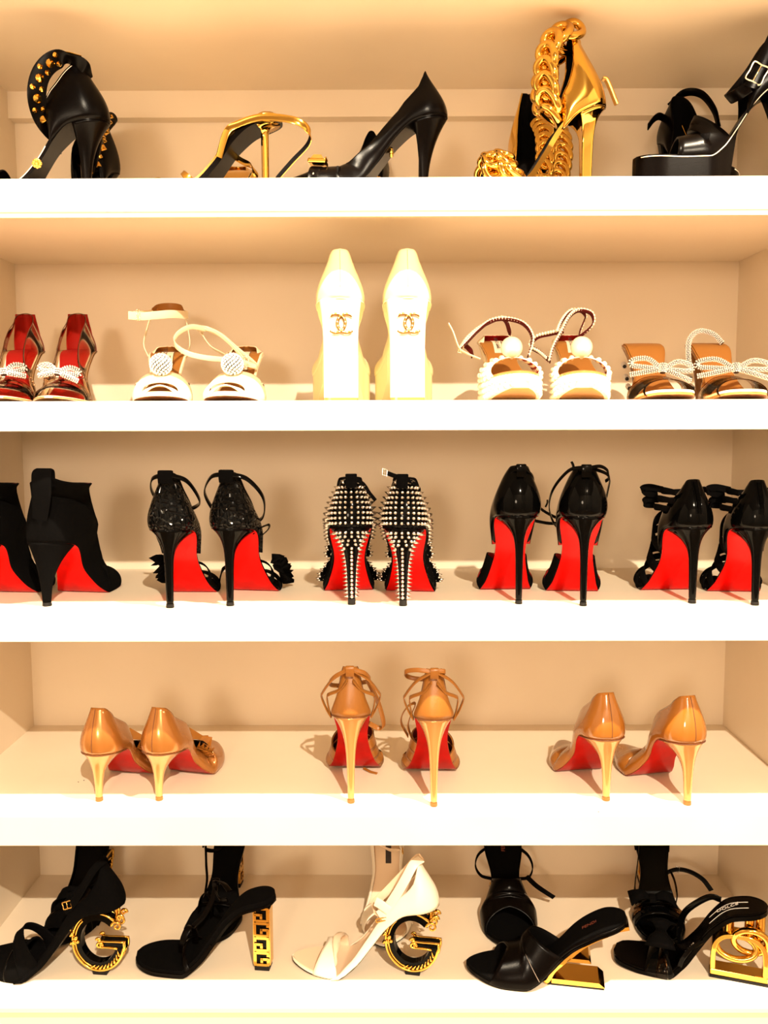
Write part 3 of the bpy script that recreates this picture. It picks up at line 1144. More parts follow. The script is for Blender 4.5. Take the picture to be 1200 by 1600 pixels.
# -- clear mules with crystal bows
def bow_mule(label, tip, heading, side, variant):
    s = Shoe('crystal_bow_mule', label, 'clear mules with crystal bows', (*tip, T2), heading, H=82, B=122, L=208, drop=7, toe='square', side=side, hw=28, bw=38, tipy=15, ts=7)
    s.outsole(BROWNSOLE, NUDEHEEL, 3.4)
    s.sheet('insole_rim', WHITEL, 3.4, 6.4, 0.55, 1.0, 0.2)
    s.sheet('sole_rim', TAN, 3.2, 5.4, 0.0, 0.56, 0.0)
    s.sheet('insole', TANIN, 5.2, 7.0, 0.0, 0.97, 2.2)
    r = table((0.4, 46), (0.62, 36), (0.75, 30), (0.85, 26), (1, 20))
    f0, f1 = (lambda a: 0.58 + 0.08 * (1 - abs(a))), (lambda a: 0.92 - 0.06 * (1 - abs(a)))
    s.arch('vamp', f0, f1, r, PVC, None, bulge=5, n=14, m=31, thick=0.8)
    for f in (f0, f1):
        s.tube('vamp_edge', [s.wall(f(a), -1 if a < 0 else 1, float(r(f(a))), 0, 5, 1.0, 1 - abs(a)) for a in np.linspace(-1, 1, 17)], 0.6, PVCTHICK, per=2, sides=6)
    crystal_bow(s, s.at(0.74, 0, 38) + np.array([0, 4, 5]), 80 if variant == 0 else 96, 32, 6 if variant == 0 else 2, 2.6)
    if variant == 1:
        crystal_rope(s, 'ankle_cord', [(34, 70, 46), (36, 66, 66), (30, 52, 90), (14, 44, 102), (-6, 44, 98), (-18, 50, 84)], 3.0)
    s.stiletto(TAN, RUBBER, p=3.2, r=6)
    sg = 1
    for z in (58, 40, 26):
        crystal_rope(s, 'heel_trim', [(sg * 26 * (z / 82) ** 0.5, 12, z), (sg * 28 * (z / 82) ** 0.5, 30, z - 5)], 3.0)
    return s


bow_mule('clear mule with looped crystal bow and tan insole, beside the pearl sandals', (0.371, 0.222), 183, 1, 0)
bow_mule('clear mule with crystal bow and rising crystal cord, cut off by the frame', (0.463, 0.222), 180, -1, 1)
# ------------------------------------------------------------------ third shelf: black heels with red soles seen from behind
# -- suede ankle boots
def ankle_boot(label, tip, heading, side):
    s = Shoe('ankle_boot', label, 'black suede ankle boots', (*tip, T3), heading, H=86, B=118, L=198, toe='round', bw=39, hw=29, side=side, tipy=16, ts=6)
    s.outsole(RED, SUEDE, 3.0)
    s.insole(DARKRED, 3.0)
    st = 0.40
    h = table((0, 62), (0.1, 60), (0.25, 64), (0.33, 74), (st, 84), (0.5, 72), (0.6, 58), (0.75, 40), (0.88, 30), (0.96, 22), (1.0, 13))
    lean = table((0, 4), (0.15, 3), (0.3, -2), (0.5, 0))
    close = throat(0.2, st)
    along = lambda q: -9.0 * float(np.clip((q - 0.88) / 0.12, 0, 1)) ** 2
    s.upper('vamp', 1.0, h, SUEDE, None, lean, 4.5, close, along, n=60, nv=14, thick=1.6)
    # shaft: from the closed topline up to the cuff
    qs = s.samples(0, st, 22)
    loop = [s.wall(q, -1, float(h(q)), float(lean(q)), 4.5, float(close(q)), 1.0) for q in qs[::-1]] + \
           [s.wall(q, 1, float(h(q)), float(lean(q)), 4.5, float(close(q)), 1.0) for q in qs[1:-1]]
    loop = np.array(loop)
    n = len(loop)
    c = loop.mean(0)
    V, rows = [], 12
    ang = np.arctan2(loop[:, 0] - 0, loop[:, 1] - 44)
    for i in range(rows):
        t = i / (rows - 1)
        e = t ** 0.55
        cx = np.stack([15 + 37 * np.sin(ang), 38 + 46 * np.cos(ang), 160 + 0 * ang], 1)
        cx[:, 2] += 6 * np.clip(-np.cos(ang), 0, 1) + 8 * np.clip(-np.cos(ang), 0, 1) ** 8
        V += list(loop * (1 - e) + cx * e)
    o = link('shaft', V, grid_faces(rows, n, True), SUEDE, s.root, lining=DARKRED)
    fix_normals(o)
    solid(o, 2.0, -1.0, True)
    # padded pull tab standing above the cuff at the back
    tab = [(8, -7, 118), (13, -9.5, 150), (14, -10, 168), (14, -8, 178), (14, -3, 182), (14, 2, 178), (14, 2, 160)]
    s.strap('pull_tab', tab, [20, 26, 27, 27, 24, 24, 24], SUEDE, 4, (1, 0, 0))
    s.stiletto(SUEDE, RUBBER, p=3.0, r=5.2, flare=1.0)
    return s


ankle_boot('black suede ankle boot with red sole cut off by the frame, beside the whole boot', (-0.552, 0.052), 6, -1)
ankle_boot('whole black suede ankle boot with pull tab and red sole, toe turned right', (-0.454, 0.052), 9, 1)


# -- croc-print sandals with ankle loop
def croc_sandal(label, tip, heading, side, variant):
    s = Shoe('heeled_sandal', label, 'black croc print sandals', (*tip, T3), heading, H=104, B=126, L=196, toe='almond', side=side, hw=28, bw=37)
    s.outsole(RED, PATENT, 3.2)
    s.insole(BLACKFABRIC, 3.2)
    counter(s, CROC, BLACKFABRIC, ((0, 74), (0.02, 73), (0.045, 66), (0.075, 55), (0.115, 44), (0.17, 31), (0.25, 17), (0.34, 5), (0.37, 1)), 0.37, bulge=9,
            lean=((0, 9), (0.03, 11), (0.08, 10), (0.14, 6), (0.3, 1), (0.5, 0)))
    s.tube('topline_binding', [s.fn(q, sg, 1.0) for q, sg in [(0.36, -1), (0.26, -1), (0.16, -1), (0.08, -1), (0.03, -1), (0, 1), (0.03, 1), (0.08, 1), (0.16, 1), (0.26, 1), (0.36, 1)]], 1.0, PATENT)
    s.stiletto(PATENT, RUBBER, p=8.0, flare=0.45)
    s.strap('heel_tab', [(0, 7, 164), (0, 5.2, 171), (0, 6, 179), (0, 10, 179), (0, 11.5, 172)], 19, SUEDE, 1.8, (1, 0, 0))
    if variant == 0:
        loop = [(-3, 8, 175), (-22, 22, 168), (-29, 48, 148), (-20, 80, 128), (2, 94, 122), (22, 80, 128), (33, 50, 140), (24, 22, 166), (3, 8, 175)]
    else:
        loop = [(-3, 8, 175), (-24, 16, 170), (-40, 36, 146), (-30, 66, 114), (0, 88, 104), (30, 66, 112), (41, 36, 142), (26, 16, 168), (3, 8, 175)]
    s.strap('ankle_strap', loop, 6.5, PATENT, 1.8, (0, 0.5, 0.85))
    r = table((0.5, 40), (0.7, 30), (0.85, 26), (1, 22))
    s.arch('toe_strap', lambda a: 0.74 - 0.03 * abs(a), lambda a: 0.84 + 0.02 * abs(a), r, SUEDE, bulge=5)
    # ruffle running up the outside of the vamp
    sg = 1 if variant else -1
    m = MB()
    for k, (y, z, sz) in enumerate(((98, 50, 9), (112, 42, 15), (126, 34, 17), (138, 24, 16), (152, 16, 12))):
        ring = []
        for j in range(12):
            a = 2 * math.pi * j / 12
            ring.append((sg * (40 + 7 * math.sin(3 * a + k)), y + sz * math.cos(a), z + sz * math.sin(a) * 0.9))
        n0 = [(sg * 33, y, z)] + ring + [(x + sg * 3.5, yy, zz) for x, yy, zz in ring]
        f = [(0, 1 + j, 1 + (j + 1) % 12) for j in range(12)] + [(1 + j, 13 + j, 13 + (j + 1) % 12, 1 + (j + 1) % 12) for j in range(12)]
        n0.append((sg * 39, y, z))
        f += [(25, 13 + (j + 1) % 12, 13 + j) for j in range(12)]
        m.add(n0, f)
    fix_normals(m.build('ruffle', SUEDE, s.root))
    s.arch('vamp_strap', 0.58, 0.62, lambda q: 40, SUEDE, bulge=6, v=(-1, 1))
    if variant == 0:
        s.strap('loose_strap', [(34, 150, 6), (44, 130, 30), (50, 140, 34), (54, 158, 22), (52, 170, 8), (44, 172, 6)], 5, PATENT, 1.6, (0, 0.3, 1))
    else:
        s.strap('loose_strap', [(22, 52, 92), (34, 48, 101), (43, 52, 104), (40, 60, 97), (24, 68, 84)], 5, PATENT, 1.6, (0, 1, 0.2))
    return s


croc_sandal('black croc print stiletto sandal with flat strap loop lying at its right, nearer the boots', (-0.287, 0.039), 2, -1, 0)
croc_sandal('black croc print stiletto sandal with wide ankle loop and suede ruffle on its right', (-0.210, 0.051), 9, 1, 1)


# -- spiked mesh heels
def spiked_heel(label, tip, heading, side):
    s = Shoe('spiked_heel', label, 'spiked mesh stilettos', (*tip, T3), heading, H=104, B=118, L=196, toe='almond', side=side, hw=28, bw=35)
    s.outsole(RED, PATENT, 3.2)
    s.insole(BLACKFABRIC, 3.2)
    st = 0.5
    h = table((0, 66), (0.06, 66), (0.14, 62), (0.25, 58), (0.38, 60), (st, 66), (0.62, 50), (0.78, 34), (0.9, 26), (0.97, 19), (1.0, 10))
    lean = table((0, 10), (0.05, 12), (0.12, 13), (0.3, 8), (0.5, 2), (1, 0))
    close = throat(0.28, st)
    along = lambda q: -7.0 * float(np.clip((q - 0.9) / 0.1, 0, 1)) ** 2
    o = s.upper('mesh_upper', 1.0, h, BLACKFABRIC, None, lean, 7.0, close, along, n=64, nv=26, thick=0)
    w = o.modifiers.new('net', 'WIREFRAME')
    w.thickness = 0.0011
    w.use_even_offset = False
    full = lambda q, sg, v: s.wall(q, sg, float(h(q)), float(lean(q)), 7.0, float(close(q)), v, along(q), 0.5)
    pts = [full(q, sg, 1.0) for q, sg in [(0.5, -1), (0.42, -1), (0.3, -1), (0.2, -1), (0.1, -1), (0.03, -1), (0, 1), (0.03, 1), (0.1, 1), (0.2, 1), (0.3, 1), (0.42, 1), (0.5, 1)]]
    s.tube('topline_binding', pts, 1.6, SUEDE)
    s.tube('sole_welt', [full(q, sg, 0.06) for q, sg in [(q, -1) for q in np.linspace(0.98, 0.02, 20)] + [(q, 1) for q in np.linspace(0, 0.98, 20)]], 1.3, PATENT, per=3)
    ch = ((0, 64), (0.04, 60), (0.1, 46), (0.17, 34), (0.24, 24), (0.32, 8), (0.35, 3))
    counter(s, PATENT, BLACKFABRIC, ch, 0.35, bulge=8, lean=((0, 9), (0.05, 9), (0.12, 6), (0.3, 2), (0.5, 0)))
    hf = table(*ch)
    # spikes on the counter, row by row up the heel
    for row in range(9):
        hh = 6.5 + row * 6.6
        q, step = 0.0, 6.6 / s.A
        k = 0
        while q < 0.31:
            tot = float(hf(q))
            if hh < tot - 2.0:
                v = hh / tot
                for _ in range(8):   # height along the bulged curve
                    cur = 3 * v * (1 - v) ** 2 * 0.36 + 3 * v * v * (1 - v) * 0.72 + v ** 3
                    v = min(max(v + (hh / tot - cur) * 0.8, 0.02), 0.97)
                for sg in ((1,) if k == 0 else (-1, 1)):
                    p = s.fn(q, sg, v)
                    aim(p, surf_normal(s, q, sg, v), s.root, SPIKE, 'spike', 1.0)
            p0 = s.edge(q, 1)
            while q < 0.32 and np.linalg.norm(s.edge(q, 1) - p0) < 6.3:
                q += 0.0015
            k += 1
    s.stiletto(PATENT, RUBBER, p=5.5, cap=8)
    # spikes down the heel
    ring, ang, ct = s.heel_ring, s.heel_ang, s.heel_ct
    back = [i for i in range(len(ring)) if ring[i, 1] < 34 and i <= 22]
    cum = np.concatenate([[0], np.cumsum(np.linalg.norm(np.diff(ring[back], axis=0), axis=1))])
    cum /= cum[-1]
    for row in range(17):
        t = 0.055 + row * 0.052
        e = 1 - (1 - t) ** 5.5
        rr = 4.6 * (1 + 0.7 * (1 - t))
        n = (11, 9, 8, 6, 5)[row] if row < 5 else 3
        for k in range(n):
            u = k / (n - 1)
            i = back[0] + float(np.interp(u, cum, range(len(back))))
            i0 = int(i)
            i1 = min(i0 + 1, back[-1])
            R = ring[i0] * (1 - (i - i0)) + ring[i1] * (i - i0)
            a = math.atan2(R[1] - 20, R[0])
            x = R[0] * (1 - e) + (ct[0] + rr * math.cos(a)) * e
            y = R[1] * (1 - e) + (ct[1] + rr * math.sin(a)) * e
            z = R[2] * (1 - t)
            d = (math.cos(a), math.sin(a) - 0.25, -0.25)
            aim((x, y, z), d, s.root, SPIKE, 'spike', 1.0)
    # ruffled spiked bands down both sides of the mesh
    for sg in (-1, 1):
        for q0, v0, q1, v1 in ((0.36, 0.95, 0.47, 0.30), (0.58, 0.80, 0.72, 0.25)):
            pts, ws = [], []
            for k in range(11):
                u = k / 10
                p = full(q0 + (q1 - q0) * u, sg, v0 + (v1 - v0) * u)
                pts.append(p + np.array([sg * (3.0 + 2.0 * (k % 2)), 0, 0]))
            s.strap('ruffle_band', pts, 7, SUEDE, 1.4, (sg * 0.8, -0.3, 0.5), per=3)
            for p in pts[::1]:
                aim(np.array(p) + np.array([sg * 2.6, -1.0, 1.0]), (sg, -0.45, 0.25), s.root, SPIKE, 'spike', 0.85)
    s.strap('heel_tab', [(0, 5, 156), (0, 4, 166), (0, 5, 173), (0, 9, 173), (0, 10, 165)], 15, SUEDE, 1.8, (1, 0, 0))
    if side < 0:
        s.strap('ankle_strap', [(-4, 8, 166), (-12, 26, 160), (-14, 46, 152), (-4, 58, 148), (10, 50, 148), (15, 30, 158), (6, 10, 168)], 5, SUEDE, 1.6, (0, 0.2, 1))
        s.strap('strap_end', [(6, 10, 168), (17, 16, 160), (25, 20, 148), (33, 22, 138)], 5, SUEDE, 1.6, (0.3, 0.2, 1))
    else:
        s.strap('ankle_strap', [(4, 8, 168), (16, 20, 160), (20, 42, 150), (8, 58, 146), (-8, 50, 146), (-12, 30, 158), (-6, 10, 166)], 5, SUEDE, 1.6, (0, 0.2, 1))
        s.strap('strap_end', [(-4, 8, 170), (-12, 5, 173), (-20, 5, 176)], 6, SUEDE, 1.6, (0.1, 0.2, 1))
        s.buckle((-23, 5, 177), (1, 0, -0.3), (0, 0.3, 1), 6, 8, SILVER, r=0.7)
    return s


spiked_heel('black mesh stiletto covered in silver spikes, its loose strap end hanging right', (-0.0490, 0.058), -5, -1)
spiked_heel('black mesh stiletto covered in silver spikes, its small metal buckle sticking up left', (0.0195, 0.049), 7, 1)


# -- patent d'Orsay heels
def dorsay(label, tip, heading, side):
    s = Shoe('dorsay_heel', label, 'black patent ankle strap heels', (*tip, T3), heading, H=119, B=120, L=190, P=0, toe='almond', side=side, hw=28, bw=37, ts=4)
    s.outsole(RED, PATENT, 3.2)
    s.insole(BLACKFABRIC, 3.2)
    counter(s, PATENT, REDLINE, ((0, 67), (0.025, 66), (0.05, 61), (0.085, 53), (0.13, 44), (0.19, 34), (0.27, 18), (0.34, 4), (0.37, 1)), 0.37, bulge=9.5,
            lean=((0, 9), (0.04, 9), (0.1, 7), (0.3, 2), (0.5, 0)))
    back_seam(s, PATENT, 0.1, 0.98, 0.5)
    s.stiletto(PATENT, RUBBER, p=9, r=4.2, flare=0.4)
    r = table((0.45, 56), (0.55, 54), (0.66, 46), (0.8, 34), (1, 24))
    s.arch('vamp', lambda a: 0.48 + 0.14 * (1 - abs(a)) ** 1.6, lambda a: 0.93 - 0.05 * (1 - abs(a)), r, SUEDE, REDLINE, bulge=12, thick=1.8, n=18, m=31)
    s.strap('heel_tab', [(0, 7, 170), (0, 5.5, 178), (0, 6.5, 185), (0, 10, 185), (0, 11.5, 178)], 13, PATENT, 1.8, (1, 0, 0))
    if side < 0:
        loop = [(3, 8, 182), (20, 26, 168), (26, 52, 146), (40, 66, 122), (70, 74, 104), (52, 86, 100), (10, 96, 112), (-14, 70, 140), (-18, 30, 168), (-3, 8, 182)]
        s.strap('ankle_strap', loop, 4.5, PATENT, 1.6, (0, 0.5, 0.85))
        s.tube('buckle_pin', [(38, 30, 128), (41, 33, 133), (41.5, 35, 137)], 1.2, PATENT)
    else:
        loop = [(-3, 8, 183), (-22, 14, 178), (-40, 30, 152), (-42, 50, 124), (-26, 84, 96), (10, 100, 92), (30, 74, 118), (34, 42, 152), (30, 22, 172), (3, 8, 183)]
        s.strap('ankle_strap', loop, 5, PATENT, 1.6, (0, 0.5, 0.85))
        s.strap('strap_end', [(3, 8, 182), (18, 10, 184), (28, 14, 178), (30, 18, 168), (27, 22, 164)], 5, PATENT, 1.6, (0, 0.5, 0.85))
        s.strap('strap_keeper', [(-15, 11, 178), (-17, 10, 186), (-19, 11, 190)], 3.5, PATENT, 1.6, (1, 0.3, 0))
    return s


dorsay('black patent stiletto with red sole, ankle strap lying low at its right', (0.174, 0.060), -3, -1)
dorsay('black patent stiletto with red sole, ankle strap looping out at its left', (0.257, 0.046), 4, 1)


# -- caged strappy booties
def caged_bootie(label, tip, heading, side):
    s = Shoe('caged_bootie', label, 'black caged booties', (*tip, T3), heading, H=103, B=112, L=190, toe='almond', side=side, hw=28, bw=37)
    s.outsole(RED, PATENT, 3.2)
    s.insole(BLACKFABRIC, 3.2)
    counter(s, PATENT, BLACKFABRIC, ((0, 64), (0.02, 63), (0.045, 57), (0.08, 49), (0.13, 43), (0.2, 36), (0.27, 25), (0.33, 8), (0.35, 2)), 0.35, bulge=8,
            lean=((0, 10), (0.04, 12), (0.1, 11), (0.3, 3), (0.5, 0)))
    s.stiletto(PATENT, RUBBER, p=8.0, flare=0.45)
    m = MB()
    for x in (-3.4, 3.4):
        m.add(*tube_data([s.fn(0.0, 1, v) + np.array([x, -0.4, 0]) for v in np.linspace(0.25, 0.98, 8)], 0.8, 3, False, 6))
    m.build('zip_edge', PATENT, s.root)
    m = MB()
    for k in range(22):
        v = 0.28 + k * 0.031
        m.add(*box_data(s.fn(0.0, 1, v) + np.array([0, -1.2, 0]), (4.6, 1.6, 1.0)))
    m.build('zip_teeth', PATENT, s.root, smooth=False)
    r = table((0.15, 74), (0.36, 70), (0.5, 60), (0.62, 46), (0.78, 34), (0.92, 26), (1, 18))
    for k in range(10):
        q0 = 0.30 + k * 0.064
        w = 0.046 if k < 5 else 0.034
        tw = 0.03 if k % 2 else -0.03
        s.arch('cage_strap', (lambda q0, tw: lambda a: q0 + tw * a)(q0, tw), (lambda q0, tw, w: lambda a: q0 + w + tw * a)(q0, tw, w), r, SUEDE, bulge=9, n=4, m=29, thick=2.0)
    for k, (z, y, rx) in enumerate(((155, 40, 27), (143, 46, 29), (131, 52, 31))):
        pts = [(-22, 26 + 3 * k, z - 8), (-rx - 2, y + 14, z - 6), (-rx + 8, y + 40, z - 10), (0, y + 50, z - 12), (rx - 8, y + 40, z - 10), (rx + 2, y + 14, z - 6), (22, 26 + 3 * k, z - 8)]
        s.strap('ankle_band', pts, 8, SUEDE, 2.0, (0, 0.35, 0.95))
    s.strap('lace_bow', [(-14, 92, 146), (-34, 88, 150), (-46, 84, 148), (-40, 86, 142), (-22, 92, 140)], 10, SUEDE, 2.2, (0, 0.4, 1))
    s.strap('lace_bow', [(-20, 94, 132), (-38, 90, 133), (-40, 92, 126), (-24, 96, 124)], 9, SUEDE, 2.2, (0, 0.4, 1))
    return s


caged_bootie('black caged stiletto bootie with back zip, right of the patent ankle strap pair', (0.406, 0.062), -4, -1)
caged_bootie('black caged stiletto bootie with back zip, cut off by the frame edge', (0.484, 0.048), 5, 1)


# ------------------------------------------------------------------ fourth shelf: caramel and gold heels seen from behind
def ruffle_pump(label, tip, heading, side):
    s = Shoe('ruffled_pump', label, 'metallic pumps with ruffled trim', (*tip, T4), heading, H=68, B=118, L=196, drop=6, toe='almond', side=side, hw=28, bw=36, tipy=15)
    s.outsole(REDSHADED, NUDEGOLD, 3.0)
    s.insole(DARKRED, 3.0)
    pump_upper(s, NUDEGOLD, BLACKFABRIC, 62, 22, 0.64, 47, bulge=7, wide=0.2)
    back_seam(s, SEAM, 0.05, 0.97, 0.35)
    s.stiletto(NUDEHEEL, TAN, p=5.0, r=4.4)
    s.sheet('heel_seam', SEAM, -0.6, 0.3, 0.0, 44 / s.A, -0.5)
    # zigzag frill round the throat
    qs = list(np.linspace(0.42, 0.635, 16))
    path = [(q, -1) for q in qs] + [(q, 1) for q in qs[::-1]]
    base = np.array([s.fn(q, sg, 1.0) for q, sg in path])
    c = base.mean(0)
    V, F = [], []
    n = len(base)
    for i, b in enumerate(base):
        o = unit((b - c) * np.array([1, 1, 0]))
        k = 18 if i % 2 else 9
        V += [b, b + o * k * 0.7 + np.array([0, 0, k * (0.75 if i % 2 else 0.5)])]
    F = grid_faces(n, 2)
    solid(link('frill', V, F, NUDEPAT, s.root, smooth=False), 0.8, 0)
    V = []
    for i, b in enumerate(base):
        o = unit((b - c) * np.array([1, 1, 0]))
        k = 13 if i % 2 == 0 else 7
        V += [b + o * 1.5, b + o * k * 1.2 + np.array([0, 0, k * 0.2])]
    solid(link('frill', V, F, NUDEPAT, s.root, smooth=False), 0.8, 0)
    # screw cover on the back
    p = s.fn(0.02, 1, 0.90)
    o = MB().add(*sphere_data((p[0], p[1] - 0.5, p[2]), 1.6, 10, 6)).build('stud', CHROME, s.root)
    return s


ruffle_pump('caramel metallic pump with ruffled trim and pale gold heel, nearest the left end wall', (-0.393, 0.050), 10, -1)
ruffle_pump('caramel metallic pump with ruffled trim whose frilled toe shows whole at its right', (-0.312, 0.052), 14, 1)


def strappy_tan(label, tip, heading, side):
    s = Shoe('strappy_sandal', label, 'tan strappy stilettos', (*tip, T4), heading, H=121, B=132, L=196, P=4, toe='almond', side=side, hw=26, bw=39, tipy=13, ts=3)
    s.outsole(REDSHADED, TAN, 3.2)
    s.insole(TANIN, 3.2)
    counter(s, TAN, TANIN, ((0, 66), (0.02, 66), (0.035, 58), (0.06, 36), (0.09, 20), (0.125, 8), (0.15, 1)), 0.15, bulge=3.0, n=24,
            lean=((0, 6), (0.03, 9), (0.08, 6), (0.3, 0)))
    s.tube('back_edge', [s.fn(q, sg, 1.0) for q, sg in [(0.14, -1), (0.1, -1), (0.06, -1), (0.035, -1), (0.02, -1)]], 0.5, SEAM)
    s.tube('back_edge', [s.fn(q, sg, 1.0) for q, sg in [(0.14, 1), (0.1, 1), (0.06, 1), (0.035, 1), (0.02, 1)]], 0.5, SEAM)
    s.stiletto(NUDEHEEL, TAN, p=6.0, r=4.2)
    s.sheet('heel_seam', SEAM, -0.5, 0.3, 0.0, 44 / s.A, -0.5)
    s.strap('heel_tab', [(0, 5, 176), (0, 3, 182), (0, 3, 188), (0, 7, 189), (0, 9, 183)], 11, TAN, 1.6, (1, 0, 0))
    for sg in (-1, 1):
        for k, (dx, z0) in enumerate(((0, 184), (-9, 170))):
            pts = [(sg * 4, 6, z0), (sg * (24 + dx), 14, z0 - 15), (sg * (38 + dx), 24, max(z0 - 37, 148 - 2 * k)), (sg * (39.5 + dx * 0.8), 30, 140), (sg * (34 + dx * 0.4), 33, 124), (sg * 27, 35, 111)]
            s.strap('side_strap', pts, 6.5, TAN, 1.6, (0, 0.85, 0.4))
    if side > 0:
        s.strap('ankle_strap', [(-4, 6, 185), (-24, 10, 186), (-38, 22, 180), (-34, 34, 170), (-14, 30, 168), (6, 20, 176), (14, 10, 184), (4, 6, 186)], 6, TAN, 1.6, (0, 0.3, 1))
        s.strap('vamp_loop', [(-34, 108, 62), (-44, 90, 90), (-36, 82, 112), (-24, 84, 116), (-34, 92, 84), (-26, 112, 52)], 7, TAN, 1.6, (0.2, 1, 0.2))
    else:
        s.strap('ankle_strap', [(-4, 6, 184), (-22, 14, 172), (-28, 30, 158), (-10, 50, 150), (14, 44, 156), (26, 28, 164), (20, 12, 178), (4, 6, 185)], 6, TAN, 1.6, (0, 0.5, 0.9))
        s.strap('vamp_loop', [(22, 26, 166), (36, 50, 128), (44, 74, 88), (38, 84, 78), (20, 80, 88)], 7, TAN, 1.6, (0.6, 0.4, 0.5))
        s.strap('strap_end', [(14, 128, 2), (24, 116, 1.5), (34, 110, 1.2)], 4, TAN, 1.2, (0, 0.6, 0.2))
    r = table((0.4, 50), (0.6, 40), (0.72, 34), (0.85, 28), (1, 20))
    for k in range(4):
        q0 = 0.53 + k * 0.08
        sk = 0.05 * side
        s.arch('vamp_band', (lambda q0, sk: lambda a: q0 + sk * a - 0.03 * abs(a))(q0, sk), (lambda q0, sk: lambda a: q0 + 0.10 + sk * a - 0.03 * abs(a))(q0, sk), r, TAN, DARKRED, n=6, m=27,
               bulge=11, thick=1.6, lift=1.5 * (3 - k), foot=0.0)
        V = [s.wall(q0 + sk * a - 0.03 * abs(a), -1 if a < 0 else 1, float(r(q0)) + 1.5 * (3 - k), 0, 11.3 + 1.5 * (3 - k), 1.0, 1 - abs(a)) for a in np.linspace(-1, 1, 15)]
        s.tube('vamp_fold', V, 0.5, SEAM, per=2, sides=5)
    return s


strappy_tan('tan strappy stiletto with pale heel, dark strap end poking out below its sole', (-0.051, 0.043), 0, -1)
strappy_tan('tan strappy stiletto with pale heel, ankle strap looped out to its upper left', (0.060, 0.032), 1, 1)


def caramel_pump(label, tip, heading, side):
    s = Shoe('pointed_pump', label, 'caramel patent pumps', (*tip, T4), heading, H=88, B=124, L=212, drop=8, toe='point', side=side, hw=28, bw=36, tipy=15, off=6)
    s.outsole(REDSHADED, DARKRED, 3.0)
    s.insole(BLACKFABRIC, 3.0)
    pump_upper(s, NUDEPAT, BLACKFABRIC, 62, 22, 0.68, 32, bulge=7, wide=0.18)
    back_seam(s, SEAM, 0.05, 0.97, 0.4)
    s.stiletto(NUDEHEEL, TAN, p=5.6, r=4.6)
    s.sheet('heel_seam', SEAM, -0.6, 0.3, 0.0, 44 / s.A, -0.5)
    return s


caramel_pump('caramel patent pointed pump with mostly hidden toe, higher topline, right of the strappy tan pair', (0.294, 0.050), -9, -1)
caramel_pump('caramel patent pointed pump showing its dark open throat, nearest the right end wall', (0.399, 0.036), -12, 1)
# ------------------------------------------------------------------ bottom shelf: sculpted heels, toes to the left; mates face forward behind them
def ccw_path(cx, cz, rx, rz, a0, a1, n):
    return [(cx + rx * math.cos(math.radians(a0 + (a1 - a0) * k / (n - 1))), cz + rz * math.sin(math.radians(a0 + (a1 - a0) * k / (n - 1)))) for k in range(n)]


